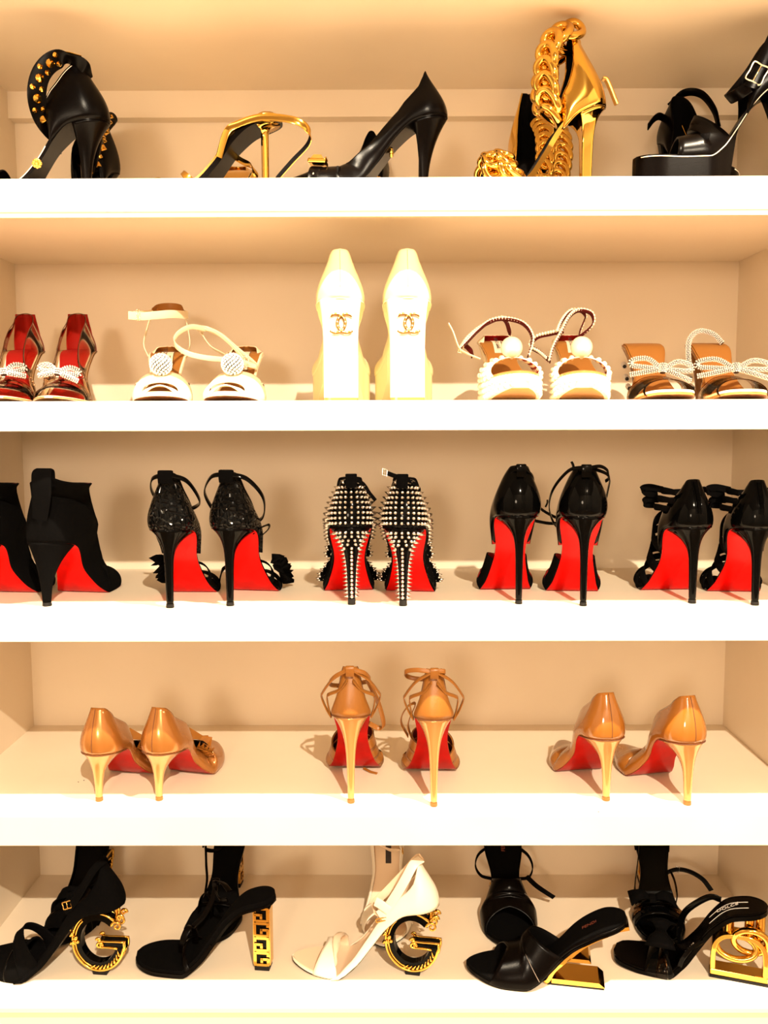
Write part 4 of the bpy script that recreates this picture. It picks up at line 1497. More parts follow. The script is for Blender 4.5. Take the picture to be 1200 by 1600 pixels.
def letter_heel(s, yc, top):
    """G shaped heel standing in the shoe's side plane; u runs towards the back of the shoe"""
    cz, rx, rz = 49.0, 38.0, 43.0
    th = 6.5
    W = lambda u, z, x: (x, yc - u, z)
    outer = ccw_path(0, cz, rx, rz, 48, 352, 34)
    inner = ccw_path(0, cz, rx - 12, rz - 12, 48, 352, 34)
    poly = outer + inner[::-1]
    V = [W(u, z, -th) for u, z in poly] + [W(u, z, th) for u, z in poly]
    n, N = len(outer), len(poly)
    F = []
    for i in range(n - 1):
        F += [(i, i + 1, N - 2 - i, N - 1 - i), (N + i, N + N - 1 - i, N + N - 2 - i, N + i + 1)]
    F += [(i, (i + 1) % N, N + (i + 1) % N, N + i) for i in range(N)]
    sharp(fix_normals(link('letter_heel', V, F, PATENT, s.root)), 40)
    # crossbar of the letter
    m = MB()
    m.add(*[(lambda v, f: ([(x, yc - u, z) for (u, x, z) in [(p[0], p[1], p[2]) for p in v]], f))(*prism_data([(0, cz + 1), (rx + 1, cz + 1), (rx + 1, cz - 10), (rx - 11, cz - 10), (rx - 11, cz - 8), (0, cz - 8)], -th, th))][0])
    sharp(fix_normals(m.build('letter_bar', PATENT, s.root)), 40)
    # gilded edging on both faces
    m = MB()
    for x in (-th - 0.3, th + 0.3):
        m.add(*tube_data([W(u * 1.0, z, x) for u, z in ccw_path(0, cz, rx - 0.5, rz - 0.5, 50, 350, 22)], 1.9, 3, False, 8))
        m.add(*tube_data([W(u, z, x) for u, z in ccw_path(0, cz, rx - 4.5, rz - 4.5, 130, 260, 12)], 1.2, 3, False, 6))
        m.add(*tube_data([W(u, z, x) for u, z in ((0, cz + 1.5), (12, cz + 1), (25, cz + 1.5), (rx, cz + 1.5))], 1.5, 3, False, 6))
        m.add(*tube_data([W(u, z, x) for u, z in ((2, cz - 8.5), (14, cz - 7.5), (rx - 10, cz - 8.5))], 1.8, 3, False, 6))
        m.add(*tube_data([W(u, z, x) for u, z in ((rx, cz + 2), (rx + 0.5, cz - 5), (rx - 1, cz - 12))], 2.4, 3, False, 6))
    m.build('gilded_edge', GOLD, s.root)
    # scrolls and leaf work
    def spiral(u, z, r, turns, d, x):
        return [W(u + d * r * (1 - k / 16 * 0.85) * math.cos(turns * 2 * math.pi * k / 16), z + r * (1 - k / 16 * 0.85) * math.sin(turns * 2 * math.pi * k / 16), x) for k in range(17)]
    rng = random.Random(7)
    for name, parts in (('scroll_ornament', [(28, cz + 25, 7.5, 1.3, -1), (33, cz + 38, 5, 1.1, 1)]), ('bar_scroll', [(2, cz - 5, 5, 1.2, 1), (1, cz + 3, 3.2, 1, -1)])):
        m = MB()
        for x in (-th - 0.8, th + 0.8):
            for u, z, r, t, d in parts:
                m.add(*tube_data(spiral(u, z, r, t, d, x), np.linspace(2.1, 1.3, 17), 2, False, 7))
        m.build(name, GOLD, s.root)
    m = MB()
    for x in (-th - 0.8, th + 0.8):
        for k in range(14):      # flower cluster on the outer curve
            u, z = -rx + 4 + rng.uniform(-7, 7), cz + 6 + rng.uniform(-12, 14)
            m.add(*sphere_data(W(u, z, x), rng.uniform(2.0, 3.6), 8, 5))
    m.build('flower_ornament', GOLD, s.root)
    m = MB()
    for x in (-th - 0.6, th + 0.6):
        for k in range(9):      # leaf points along the foot of the letter
            a = math.radians(252 + k * 10)
            p0 = np.array(W((rx - 3) * math.cos(a), cz + (rz - 3) * math.sin(a), x))
            p1 = np.array(W((rx - 8) * math.cos(a + 0.16), cz + (rz - 8) * math.sin(a + 0.16), x))
            m.add(*tube_data([p0, (p0 + p1) / 2 + np.array([math.copysign(0.6, x), 0, 0]), p1], [2.2, 1.4, 0.5], 3, False, 6))
    m.build('leaf_ornament', GOLD, s.root)
    # post up to the sole and pad on the shelf
    m = MB()
    zt = lambda y: float(s.zf(y)) + 0.5
    m.add(*tube_data([W(6, cz + rz - 5, 0), W(4, cz + rz + 1, 0), W(2, zt(yc - 2), 0)], [6.5, 5, 8], 3, False, 10))
    m.add(*tube_data([W(22, cz + rz - 14, 0), W(27, cz + rz - 4, 0), W(26, zt(yc - 26) - 1, 0)], [3.5, 4, 5], 3, False, 10))
    m.add(*tube_data([W(-24, cz + rz - 16, 0), W(-27, cz + rz - 8, 0), W(-26, zt(yc + 26), 0)], [4, 4, 5], 3, False, 10))
    m.build('heel_mount', GOLD, s.root)
    v, f = prism_data([(-9, 0), (11, 0), (13, 7.5), (-11, 7.5)], -7, 7)
    fix_normals(link('heel_tip', [(p[1], yc - p[0], p[2]) for p in v], f, RUBBER, s.root, smooth=False))


def baroque_sandal(label, tip, heading, side, white, mate=False):
    U, LN, SO = (WHITEL, WHITESOFT, RUBBER) if white else (SUEDE, BLACKFABRIC, LEATHER)
    s = Shoe('letter_heel_sandal', label, 'white letter heel sandals' if white else 'black letter heel sandals', (*tip, T5), heading, H=104, B=140, L=214, seat=44, drop=7, toe='almond',
             side=side, hw=27, bw=38, tipy=38, ts=4)
    s.outsole(RUBBER if white else LEATHER, RUBBER if white else LEATHER, 1.6)
    s.sheet('welt', U if white else LEATHER, 1.6, 4.4, 0.0, 1.0, 0.0)
    s.sheet('insole', LN, 4.4, 6.2, 0.0, 0.99, 1.5)
    counter(s, U, LN, ((0, 66), (0.03, 65), (0.06, 58), (0.10, 42), (0.15, 28), (0.22, 20), (0.32, 14), (0.5, 11), (0.66, 8), (0.74, 1)), 0.74, bulge=5.0,
            lean=((0, 22), (0.04, 19), (0.1, 11), (0.3, 2), (0.5, 0)))
    r = table((0.4, 56), (0.6, 48), (0.74, 36), (0.88, 28), (1, 20))
    if white:
        s.arch('toe_strap', lambda a: 0.665 + 0.05 * abs(a), lambda a: 0.80 + 0.05 * abs(a), r, WHITEL, WHITESOFT, bulge=5, n=8, m=31)
        s.patch('brand_label', 0.12, 0.36, 9, INK, x=-2, h=6.6, t=0.6)
    else:
        s.arch('toe_strap', lambda a: 0.70, lambda a: 0.95 - 0.06 * abs(a), r, SUEDE, BLACKFABRIC, bulge=5, n=10, m=31)
        s.arch('vamp_strap', lambda a: 0.52 + 0.06 * abs(a), lambda a: 0.66 + 0.05 * abs(a), lambda q: 58, SUEDE, BLACKFABRIC, bulge=6, n=8, m=31)
        s.arch('toe_lining', lambda a: 0.79, lambda a: 0.80, lambda q: float(r(q)) + 1.0, LEATHER, bulge=6, n=3, m=25)
    # ankle strap leaving the top of the heel and running down to its buckle
    if white:
        s.strap('ankle_strap', [(-3, 26, 170), (-16, 34, 168), (-24, 44, 150), (-26, 56, 128), (-24, 72, 102), (-22, 82, 92)], 13, WHITEL, 2.0, (0.3, 0.9, 0.35))
        s.strap('ankle_strap', [(3, 26, 170), (18, 36, 158), (26, 58, 128), (20, 80, 104), (0, 92, 96), (-18, 86, 90)], 11, WHITESOFT, 2.0, (0.2, 0.6, 0.6))
        s.strap('strap_keeper', [(-28, 66, 104), (-27, 76, 110), (-25, 86, 114)], 13, WHITEL, 2.2, (0, 0.5, -0.85))
        s.buckle((-25, 78, 88), (0, 1, -0.35), (0.2, 0.35, 1), 15, 4, GOLDR, r=0.9)
    else:
        s.strap('ankle_strap', [(-3, 26, 168), (-18, 36, 160), (-27, 52, 132), (-26, 66, 112), (-22, 78, 100)], 11, SUEDE, 2.0, (0.3, 0.9, 0.35))
        s.strap('ankle_strap', [(3, 26, 168), (20, 38, 152), (28, 58, 128), (24, 76, 108), (10, 86, 98), (-10, 86, 96)], 11, SUEDE, 2.0, (0.2, 0.6, 0.6))
        s.strap('strap_end', [(-24, 70, 110), (-22, 60, 116), (-20, 50, 124), (-20, 42, 136)], 9, LEATHER, 2.0, (0.2, 0.5, 0.8))
        s.buckle((-26, 72, 112), (0, 1, -0.35), (0.2, 0.35, 1), 12, 9, GOLDR, r=0.9)
    letter_heel(s, 38, 104)
    return s


baroque_sandal('black suede sandal with gold trimmed letter heel, lying sideways in front of its mate', (-0.409, 0.080), -84, 1, False)
baroque_sandal('black suede sandal standing toe forward behind the sideways letter heel one', (-0.482, 0.308), 184, -1, False)
baroque_sandal('white leather sandal with gold trimmed letter heel, seen from its side', (0.033, 0.079), -79, 1, True)
baroque_sandal('white leather sandal standing toe forward, mostly hidden behind the sideways white one', (-0.003, 0.308), 180, -1, True)


# -- sandals with a gold patterned column heel
def column_heel_sandal(label, tip, heading, side, mate):
    s = Shoe('column_heel_sandal', label, 'black sandals with gold patterned column heels', (*tip, T5), heading, H=101, B=128, L=206, seat=40, drop=9, toe='round', side=side, hw=26, bw=40, tipy=20, ts=4)
    s.outsole(LEATHER, LEATHER, 3.5)
    s.sheet('welt', LEATHER, 3.5, 6.5, 0.45, 1.0, -0.6)
    s.sheet('insole', SUEDE, 3.5, 11.0, 0.0, 1.0, 1.2)
    for k in range(2):
        s.tube('stitching', [s.edge(q, sg, 8.2 - 3 * k, 0.3) for q, sg in [(q, -1) for q in np.linspace(0.55, 0.985, 16)] + [(q, 1) for q in np.linspace(0.985, 0.55, 16)]], 0.28, LEATHER, per=2, sides=5)
    # toe loop and the thin strap rising from it
    r = table((0.4, 56), (0.7, 36), (1, 26))
    s.strap('toe_loop', [s.at(0.74, 4, 10), s.at(0.735, 3, 26), s.at(0.715, 8, 42), s.at(0.70, 18, 44), s.at(0.69, 26, 30), s.at(0.69, 28, 10)], 10, LEATHER, 1.8, (0.2, 1, 0.1))
    s.arch('vamp_strap', 0.615, 0.645, lambda q: 30, LEATHER, bulge=3, n=4, m=25)
    s.strap('ankle_strap', [s.at(0.69, 18, 42), (20, 114, 58), (24, 104, 76), (26, 98, 94), (26, 97, 108), (20, 90, 114), (8, 78, 116), (-6, 66, 114)], 8, LEATHER, 1.8, (0, 1, 0.1))
    s.strap('ankle_strap', [(26, 98, 98), (18, 92, 94), (8, 84, 92), (2, 72, 96)], 7, LEATHER, 1.8, (0, 0.3, 1))
    s.strap('strap_keeper', [(29, 91, 108), (30, 96, 108), (29, 102, 108)], 10, LEATHER, 3.0, (0, 0, 1))
    # column
    y0, y1 = 9.0, 31.0
    zt = 92.0
    v, f = box_data((0, (y0 + y1) / 2, (zt + 7) / 2), (17, y1 - y0 - 2, zt - 7))
    fix_normals(link('heel', v, f, PATENT, s.root, smooth=False))
    m = MB()
    cw, ch, b = y1 - y0, 21.5, 3.6
    for x in (-9.2, 9.2):
        for k in range(4):
            zb = 7 + k * (ch + 0.4)
            o = k % 2 == 1
            Y = (lambda u: y0 + cw - u) if not o else (lambda u: y0 + u)

            def bar(u0, z0, u1, z1):
                m.add(*box_data((x, (Y(u0) + Y(u1)) / 2, zb + (z0 + z1) / 2), (2.2, abs(u1 - u0), z1 - z0)))
            c = 3.5
            bar(c, ch - b, cw - c, ch)            # top
            bar(c, 0, cw - c, b)                  # foot
            bar(0, c, b, ch - c)                  # back
            bar(cw - b, c, cw, ch * 0.52)         # front lower
            bar(cw - b, ch - b - c, cw, ch - c)   # front upper end
            bar(cw * 0.42, ch * 0.40, cw - 1, ch * 0.40 + b)
            bar(cw * 0.42, ch * 0.40 - 4, cw * 0.42 + b, ch * 0.40 + b)
            for u in (c * 0.55, cw - c * 0.55):
                for z in (c * 0.55, ch - c * 0.55):
                    m.add(*box_data((x, Y(u), zb + z), (2.1, 3.0, 3.0)))
    sharp(fix_normals(m.build('gilded_relief', GOLD, s.root, smooth=False)))
    v, f = box_data((0, (y0 + y1) / 2, 3.5), (19, y1 - y0 - 1, 7))
    fix_normals(link('heel_tip', v, f, RUBBER, s.root, smooth=False))
    m = MB()
    for yy in (y0 - 0.6, y1 + 0.6):
        m.add(*box_data((0, yy, 50), (17, 1.6, 84)))
    fix_normals(m.build('gilded_side', GOLDR, s.root, smooth=False))
    v, f = box_data((0, 21, 93), (20, 22, 8))
    fix_normals(link('heel_seat', v, f, LEATHER, s.root, smooth=False))
    return s


column_heel_sandal('black round toe sandal with gold patterned column heel, seen from its side', (-0.180, 0.092), -84, 1, False)
column_heel_sandal('black sandal standing toe forward behind the column heel sandal seen sideways', (-0.258, 0.322), 186, -1, True)


# -- slides with a cut out gold heel
def slide(label, tip, heading, side):
    s = Shoe('gold_heel_slide', label, 'black slides with cut out gold heels', (*tip, T5), heading, cat='shoe', toe='almond', side=side, hw=30, bw=43, tipy=44, off=5,
             B=135, H=92, prof=[(0, 92), (28, 83), (62, 62), (100, 24), (122, 7), (140, 1), (165, 0), (222, 5)])
    s.outsole(LEATHER, LEATHER, 3.0)
    s.sheet('welt', LEATHER, 3.0, 5.5, 0.5, 1.0, -0.8)
    s.sheet('insole', SUEDE, 3.0, 9.5, 0.0, 1.0, 1.0)
    s.tube('insole_binding', [s.edge(q, sg, 6.5, 0.2) for q, sg in [(q, -1) for q in np.linspace(0.5, 0.01, 16)] + [(q, 1) for q in np.linspace(0.01, 0.5, 16)]], 1.6, LEATHER, per=2, sides=6)
    r = table((0.3, 58), (0.5, 54), (0.65, 45), (0.8, 36), (1, 26))
    s.arch('vamp', lambda a: 0.40 + 0.08 * (1 - abs(a)) , lambda a: 0.86 - 0.09 * (1 - abs(a)) ** 1.3, r, LEATHER, BLACKFABRIC, bulge=6, n=16, m=35, thick=2.2)
    s.arch('vamp_overlay', lambda a: 0.575, lambda a: 0.578, lambda q: float(r(q)) + 0.8, SEAMLIGHT, bulge=6.7, n=2, m=25, v=(-0.95, -0.35), thick=0.5)
    s.print_on('FENDI', 0.20, 8.5, BROWNINK, x=0, h=9.9, turn=-90)
    # slanting gold plate under the arch, and two level shelves standing off it
    pts = [(y, float(s.zf(y)) - 1.2) for y in (0, 14, 28, 45, 62, 80, 100)]
    m = MB()
    V, F = [], []
    path = pts + [(108, 8), (113, 3.5)]
    C = catmull([(0, a, b) for a, b in path], 6)
    T = tangents(C, False)
    for p, t in zip(C, T):
        nrm = np.array([0, -t[2], t[1]])
        k = np.clip((p[1]) / 30, 0.7, 1)
        for x, d in ((-20 * k, 0), (20 * k, 0), (20 * k, -5), (-20 * k, -5)):
            V.append((x, p[1] + nrm[1] * d, max(p[2] + nrm[2] * d, 0.4)))
    F = grid_faces(len(C), 4, True) + [(3, 2, 1, 0), tuple(len(V) - 4 + k for k in range(4))]
    sharp(fix_normals(link('heel', V, F, GOLD, s.root)), 40)
    sharp(fix_normals(link('heel_ledge', *prism_box(-20, 20, [(102, 2.5), (102, 9), (38, 9), (30, 2.5)]), GOLD, s.root, smooth=False)))
    sharp(fix_normals(link('heel_ledge', *prism_box(-20, 20, [(82, 36), (78, 41), (52, 41), (49, 36)]), GOLD, s.root, smooth=False)))
    fix_normals(link('heel_tip', *prism_box(-20, 20, [(108, 0), (106, 2.6), (32, 2.6), (31, 0)]), RUBBER, s.root, smooth=False))
    return s


def prism_box(x0, x1, poly):
    n = len(poly)
    v = [(x0, y, z) for y, z in poly] + [(x1, y, z) for y, z in poly]
    return v, [tuple(range(n)), tuple(range(2 * n - 1, n - 1, -1))] + [(i, i + n, (i + 1) % n + n, (i + 1) % n) for i in range(n)]


slide('black leather slide with cut out gold heel, seen from its side', (0.285, 0.060), -80, 1)


def tall_mate(label, tip, heading, side):
    """mate of the slide: stands toe forward, long footbed rising behind its square vamp"""
    s = slide(label, tip, heading, side)
    s.strap('ankle_strap', [(-22, 84, 40), (-40, 78, 40), (-47, 66, 52), (-40, 54, 66), (-20, 48, 78), (0, 44, 84), (20, 48, 78), (40, 54, 66), (46, 66, 52), (38, 78, 42), (22, 84, 40)], 7, SUEDE, 2.0, (0, 0.4, 0.9))
    s.strap('side_strap', [(-30, 118, 62), (-46, 112, 44), (-62, 106, 30), (-76, 104, 20)], 8, SUEDE, 2.0, (0, 0.3, 1))
    return s


tall_mate('black slide standing toe forward behind the gold heel slide, strap looped round its heel', (0.188, 0.305), 181, -1)


# -- bow sandals with gold interlocked heel
def bow_sandal(label, tip, heading, side, mate=False):
    s = Shoe('bow_sandal', label, 'black bow sandals with gold interlocked heels', (*tip, T5), heading, H=103, B=130, L=206, seat=46, drop=9, toe='square', side=side, hw=28, bw=39, tipy=36, ts=4)
    s.outsole(PATENT, PATENT, 3.0)
    s.sheet('welt', PATENT, 3.0, 6.0, 0.0, 1.0, -0.4)
    s.sheet('insole', LEATHER if not mate else PATENT, 6.0, 8.0, 0.0, 0.99, 1.4)
    s.tube('stitching', [s.edge(q, sg, 8.2, -3.5) for q, sg in [(q, -1) for q in np.linspace(0.9, 0.02, 24)] + [(q, 1) for q in np.linspace(0.02, 0.9, 24)]], 0.3, PATENT, per=2, sides=5)
    r = table((0.4, 44), (0.6, 36), (0.75, 26), (0.9, 22), (1, 18))
    s.arch('toe_strap', lambda a: 0.60 + 0.05 * abs(a), lambda a: 0.80 + 0.03 * abs(a), r, PATENT, BLACKFABRIC, bulge=4, n=8, m=31)
    s.arch('clear_band', lambda a: 0.66 + 0.03 * abs(a), lambda a: 0.74 + 0.02 * abs(a), lambda q: float(r(q)) + 1.5, PVCTHICK, None, bulge=5.5, n=5, m=25, thick=0.8)
    # bow on the vamp
    c = s.at(0.74, 10, 34)
    m = MB()
    for sg in (-1, 1):
        V = []
        for i in range(7):
            t = i / 6
            for j in range(5):
                a = (j - 2) / 2
                V.append(c + np.array([sg * (3 + 31 * t), a * (6 + 15 * t), 6 + 12 * math.sin(math.pi * t) * (1 - 0.5 * a * a) - 3 * t]))
        m.add(V, grid_faces(7, 5))
    solid(m.build('bow', SUEDE, s.root), 2.5, 0)
    s.strap('bow_knot', [c + np.array([0, -9, 3]), c + np.array([0, -4, 10]), c + np.array([0, 4, 10]), c + np.array([0, 9, 3])], 9, SUEDE, 2.0, (1, 0, 0))
    s.strap('side_strap', [s.at(0.60, 30, 6), s.at(0.52, 34, 22), s.at(0.40, 30, 30), s.at(0.26, 22, 24), s.at(0.22, 20, 12)], 9, PATENT, 1.8, (0, 0.4, 1))
    s.strap('side_strap', [s.at(0.60, -30, 6), s.at(0.54, -32, 12), s.at(0.46, -30, 12), s.at(0.40, -26, 6)], 6, PATENT, 1.8, (0, 0.4, 1))
    m = MB()
    for x in (-8, 8):
        m.add(*tube_data([s.at(q, x, 8.3) for q in np.linspace(0.10, 0.32, 6)], 0.35, 2, False, 5))
    if not mate:
        m.build('label_border', WHITEINK, s.root)
        s.print_on('DOLCE', 0.20, 10.0, WHITEINK, x=0, h=8.3, turn=-90)
        s.print_on('BANA', 0.50, 8.0, WHITEINK, x=-12, h=8.4, turn=-90)
    # heel: gold arch with two rings linked through it
    y = lambda u: 36 - u
    m = MB()
    fr = [(-34, 8), (-34, 36), (-30, 52), (-18, 62), (0, 64), (18, 62), (30, 52), (34, 36), (34, 8)]
    V, rows = [], catmull([(0, u, z) for u, z in fr], 5)
    T = tangents(rows, False)
    for p, t in zip(rows, T):
        nr = np.array([0, -t[2], t[1]])
        for x, d in ((-11, 3.5), (11, 3.5), (11, -3.5), (-11, -3.5)):
            q = p + nr * d
            V.append((x, y(q[1]), q[2]))
    F = grid_faces(len(rows), 4, True) + [(3, 2, 1, 0), tuple(len(V) - 4 + k for k in range(4))]
    bevel(sharp(fix_normals(link('heel', V, F, GOLD, s.root))), 1.2)
    bevel(fix_normals(link('heel_base', *box_data((0, 36, 8), (24, 75, 9)), GOLD, s.root, smooth=False)), 1.5)
    fix_normals(link('heel_tip', *box_data((0, 36, 1.8), (25, 76, 3.5)), RUBBER, s.root, smooth=False))
    s.tube('heel_ring', [(-4 + 5 * math.sin(a), y(-4 + 26 * math.cos(a)), 46 + 15 * math.sin(a)) for a in np.arange(12) * math.pi / 6], 4.6, GOLD, 4, True, 10)
    s.tube('heel_ring', [(-6 - 5 * math.sin(a), y(14 + 22 * math.cos(a)), 58 + 19 * math.sin(a)) for a in np.arange(12) * math.pi / 6], 4.6, GOLD, 4, True, 10)
    for u in (-14, 12, 26):
        s.tube('heel_post', [(0, y(u), 60), (0, y(u), 76), (0, y(u), float(s.zf(max(y(u), 2))) + 1)], 6.5, GOLD, 3, False, 14)
    if mate:
        counter(s, PATENT, BLACKFABRIC, ((0, 60), (0.04, 58), (0.09, 44), (0.15, 26), (0.24, 8), (0.28, 1)), 0.28, bulge=5)
        s.strap('ankle_strap', [(-14, 8, 150), (-34, 26, 140), (-38, 44, 120), (-22, 70, 108), (10, 78, 106), (34, 50, 118), (34, 30, 136), (14, 8, 150)], 9, PATENT, 2.0, (0, 0.4, 0.9))
        s.strap('strap_end', [(-16, 72, 44), (-34, 70, 52), (-50, 68, 52), (-66, 68, 47), (-80, 68, 38), (-89, 68, 27), (-94, 68, 20)], 8, PATENT, 2.0, (0, 0.2, 1))
        s.buckle((-40, 69, 52.5), (1, 0, 0), (0, 0.2, 1), 5, 11, SILVER, r=0.8)
    return s


bow_sandal('black patent sandal with bow and gold interlocked heel, cut off by the frame', (0.489, 0.068), -71, 1)
bow_sandal('black patent sandal standing toe forward, buckled strap end flying out right', (0.432, 0.308), 187, -1, True)
# ------------------------------------------------------------------ top shelf: black and gold heels seen from the side, toes to the left
STUD = cone_mesh('stud', 5.6, 7.5, 10, GOLD, 1.6, True)


def studded_heel(label, tip, heading, side):
    s = Shoe('studded_heel', label, 'black heels with gold studded ankle straps', (*tip, T1), heading, H=98, B=128, L=205, toe='almond', side=side, hw=28, bw=38, tipy=33)
    s.outsole(LEATHER, LEATHER, 4.0)
    s.insole(BLACKFABRIC, 4.0)
    counter(s, LEATHER, BLACKFABRIC, ((0, 72), (0.04, 75), (0.09, 76), (0.13, 70), (0.18, 55), (0.24, 32), (0.30, 11), (0.33, 1)), 0.33, bulge=7.5,
            lean=((0, 20), (0.05, 17), (0.10, 11), (0.3, 3), (0.5, 0)))
    s.tube('stitching', [s.fn(q, -1, 1.0) + np.array([-0.6, -1.5, -1.5]) for q in np.linspace(0.12, 0.30, 10)], 0.45, STITCH, per=3, sides=5)
    s.tube('sole_edge', [s.edge(q, -1, 4.4, 0.4) for q in np.linspace(0.36, 0.8, 14)], 0.5, STITCH, per=2, sides=5)
    s.stiletto(LEATHER, RUBBER, p=3.4, r=5.5)
    r = table((0.4, 50), (0.66, 38), (0.8, 30), (1, 22))
    s.arch('toe_strap', lambda a: 0.72, lambda a: 0.90 - 0.04 * abs(a), r, LEATHER, BLACKFABRIC, bulge=5)
    # ankle strap tipping forward, cone studs on its outside
    pts = [(0, 26, 154), (-17, 28, 163), (-27, 46, 169), (-32, 64, 162), (-34, 78, 144), (-32, 84, 120), (-22, 82, 97), (-4, 74, 82), (16, 66, 86), (28, 52, 110), (28, 36, 140), (14, 28, 153)]
    wd = [(0, -0.3, 1), (0.3, 0.1, 0.8), (0.6, -0.3, -0.1), (0.4, -0.6, -0.6), (0.35, -0.9, -0.3), (0.35, -0.9, 0.1), (0.35, -0.7, 0.5), (0.5, -0.3, 0.8), (0, 0, 1), (0, 0.6, 0.6), (0, 0.8, 0.4), (0, 0.2, 1)]
    wd[0:2] = [(0.2, 0.6, -0.8), (0.5, 0.2, -0.7)]
    wd[11] = (0, 0.6, 0.8)
    s.strap('ankle_strap', pts, [14, 18, 22, 23, 23, 23, 22, 20, 20, 20, 18, 14], LEATHER, 3.0, wd)
    C = catmull(pts, 8)
    Wd = catmull(wd, 8)
    T = tangents(C, False)
    rng = random.Random(3)
    for k, i in enumerate(range(17, 60, 4)):
        w = unit(Wd[i] - (Wd[i] @ T[i]) * T[i])
        n = np.cross(T[i], w)
        if np.dot(n, C[i] - np.array([0, 50, 125])) < 0:
            n = -n
        for o in ((-5.5, 5.5) if k % 2 else (0.5,)):
            aim(C[i] + w * o + n * 1.4, n, s.root, STUD, 'stud', (0.62 if k % 2 else 1.0))
    s.strap('strap_plate', [(-20, 30, 170.5), (-25, 46, 172.5), (-29, 60, 168)], 12, GOLD, 2.2, (0.6, -0.1, -0.4))
    m = MB()
    c = s.edge(0.46, -1, 1.0, 1.0)
    for k in range(9):
        a = 2 * math.pi * k / 8
        m.add(*sphere_data(c + (np.array([-1.0, 4.2 * math.cos(a), 4.2 * math.sin(a)]) if k < 8 else np.array([-1.8, 0, 0])), 2.6, 8, 5))
    m.build('rosette', GOLD, s.root)
    return s


studded_heel('black leather heel with gold studded ankle strap, sideways, cut off at its toe', (-0.399, 0.104), -95, 1)
studded_heel('black leather heel with gold studded ankle strap, half hidden behind its sideways mate', (-0.450, 0.328), 192, -1)


def gold_sandal(label, tip, heading, side, mate=False):
    s = Shoe('gold_sandal', label, 'gold strappy sandals', (*tip, T1), heading, H=94, B=128, L=200, seat=38, drop=10, toe='almond', side=side, hw=26, bw=37, tipy=24)
    s.outsole(LEATHER, LEATHER, 7.0)
    s.sheet('insole', GOLDR, 7.0, 10.0, 0.0, 1.0, 0.6)
    s.stiletto(GOLD, GOLDR, p=34, r=4.8, sh=0.13, flare=0.1)
    counter(s, GOLDR, GOLDR, ((0, 12), (0.06, 12), (0.12, 9), (0.17, 3)), 0.17, bulge=1.5, foot=4)
    r = table((0.5, 40), (0.7, 32), (0.85, 28), (1, 20))
    s.arch('toe_strap', 0.86, 0.93, r, GOLD, BLACKFABRIC, bulge=5)
    s.arch('toe_strap', lambda a: 0.62 + 0.04 * a, lambda a: 0.66 + 0.04 * a, r, GOLD, BLACKFABRIC, bulge=5)
    if not mate:
        pts = [s.edge(0.40, -1, 4, 1), (-28, 68, 76), (-28, 54, 86), (-28, 22, 94), (-28, -20, 89), (-22, -37, 79), (-16, -37, 64), (-13, -15, 43), (-11, 4, 24), (-9, 14, 12)]
        s.strap('ankle_strap', pts, 10, GOLD, 1.8, inner=BLACKFABRIC, wdir=[(0, 0.2, 1)] * 2 + [(0.2, 0, 1)] * 4 + [(0.5, 0.3, 0.6)] * 4)
        s.strap('ankle_strap', [s.edge(0.38, 1, 4, 1), (26, 80, 66), (20, 60, 54), (10, 44, 44), (0, 38, 30), (-6, 48, 16)], 9, GOLD, 1.8, (0, 0.6, 0.8))
    else:
        s.strap('ankle_strap', [(-24, 66, 70), (-40, 96, 56), (-48, 120, 44), (-34, 140, 40), (-10, 136, 42), (14, 120, 50), (24, 92, 60)], 9, BLACKFABRIC, 1.8, (0, 0.4, 1))
        s.strap('ankle_strap', [(24, 66, 70), (44, 100, 50), (50, 126, 36), (30, 146, 30)], 9, GOLD, 1.8, (0, 0.4, 1))
    return s


gold_sandal('gold strappy sandal with thin heel, sideways, its ankle strap fallen back', (-0.161, 0.100), -85, 1)
gold_sandal('gold strappy sandal lying low behind its sideways mate, black strap lining showing', (-0.236, 0.332), 182, -1, True)


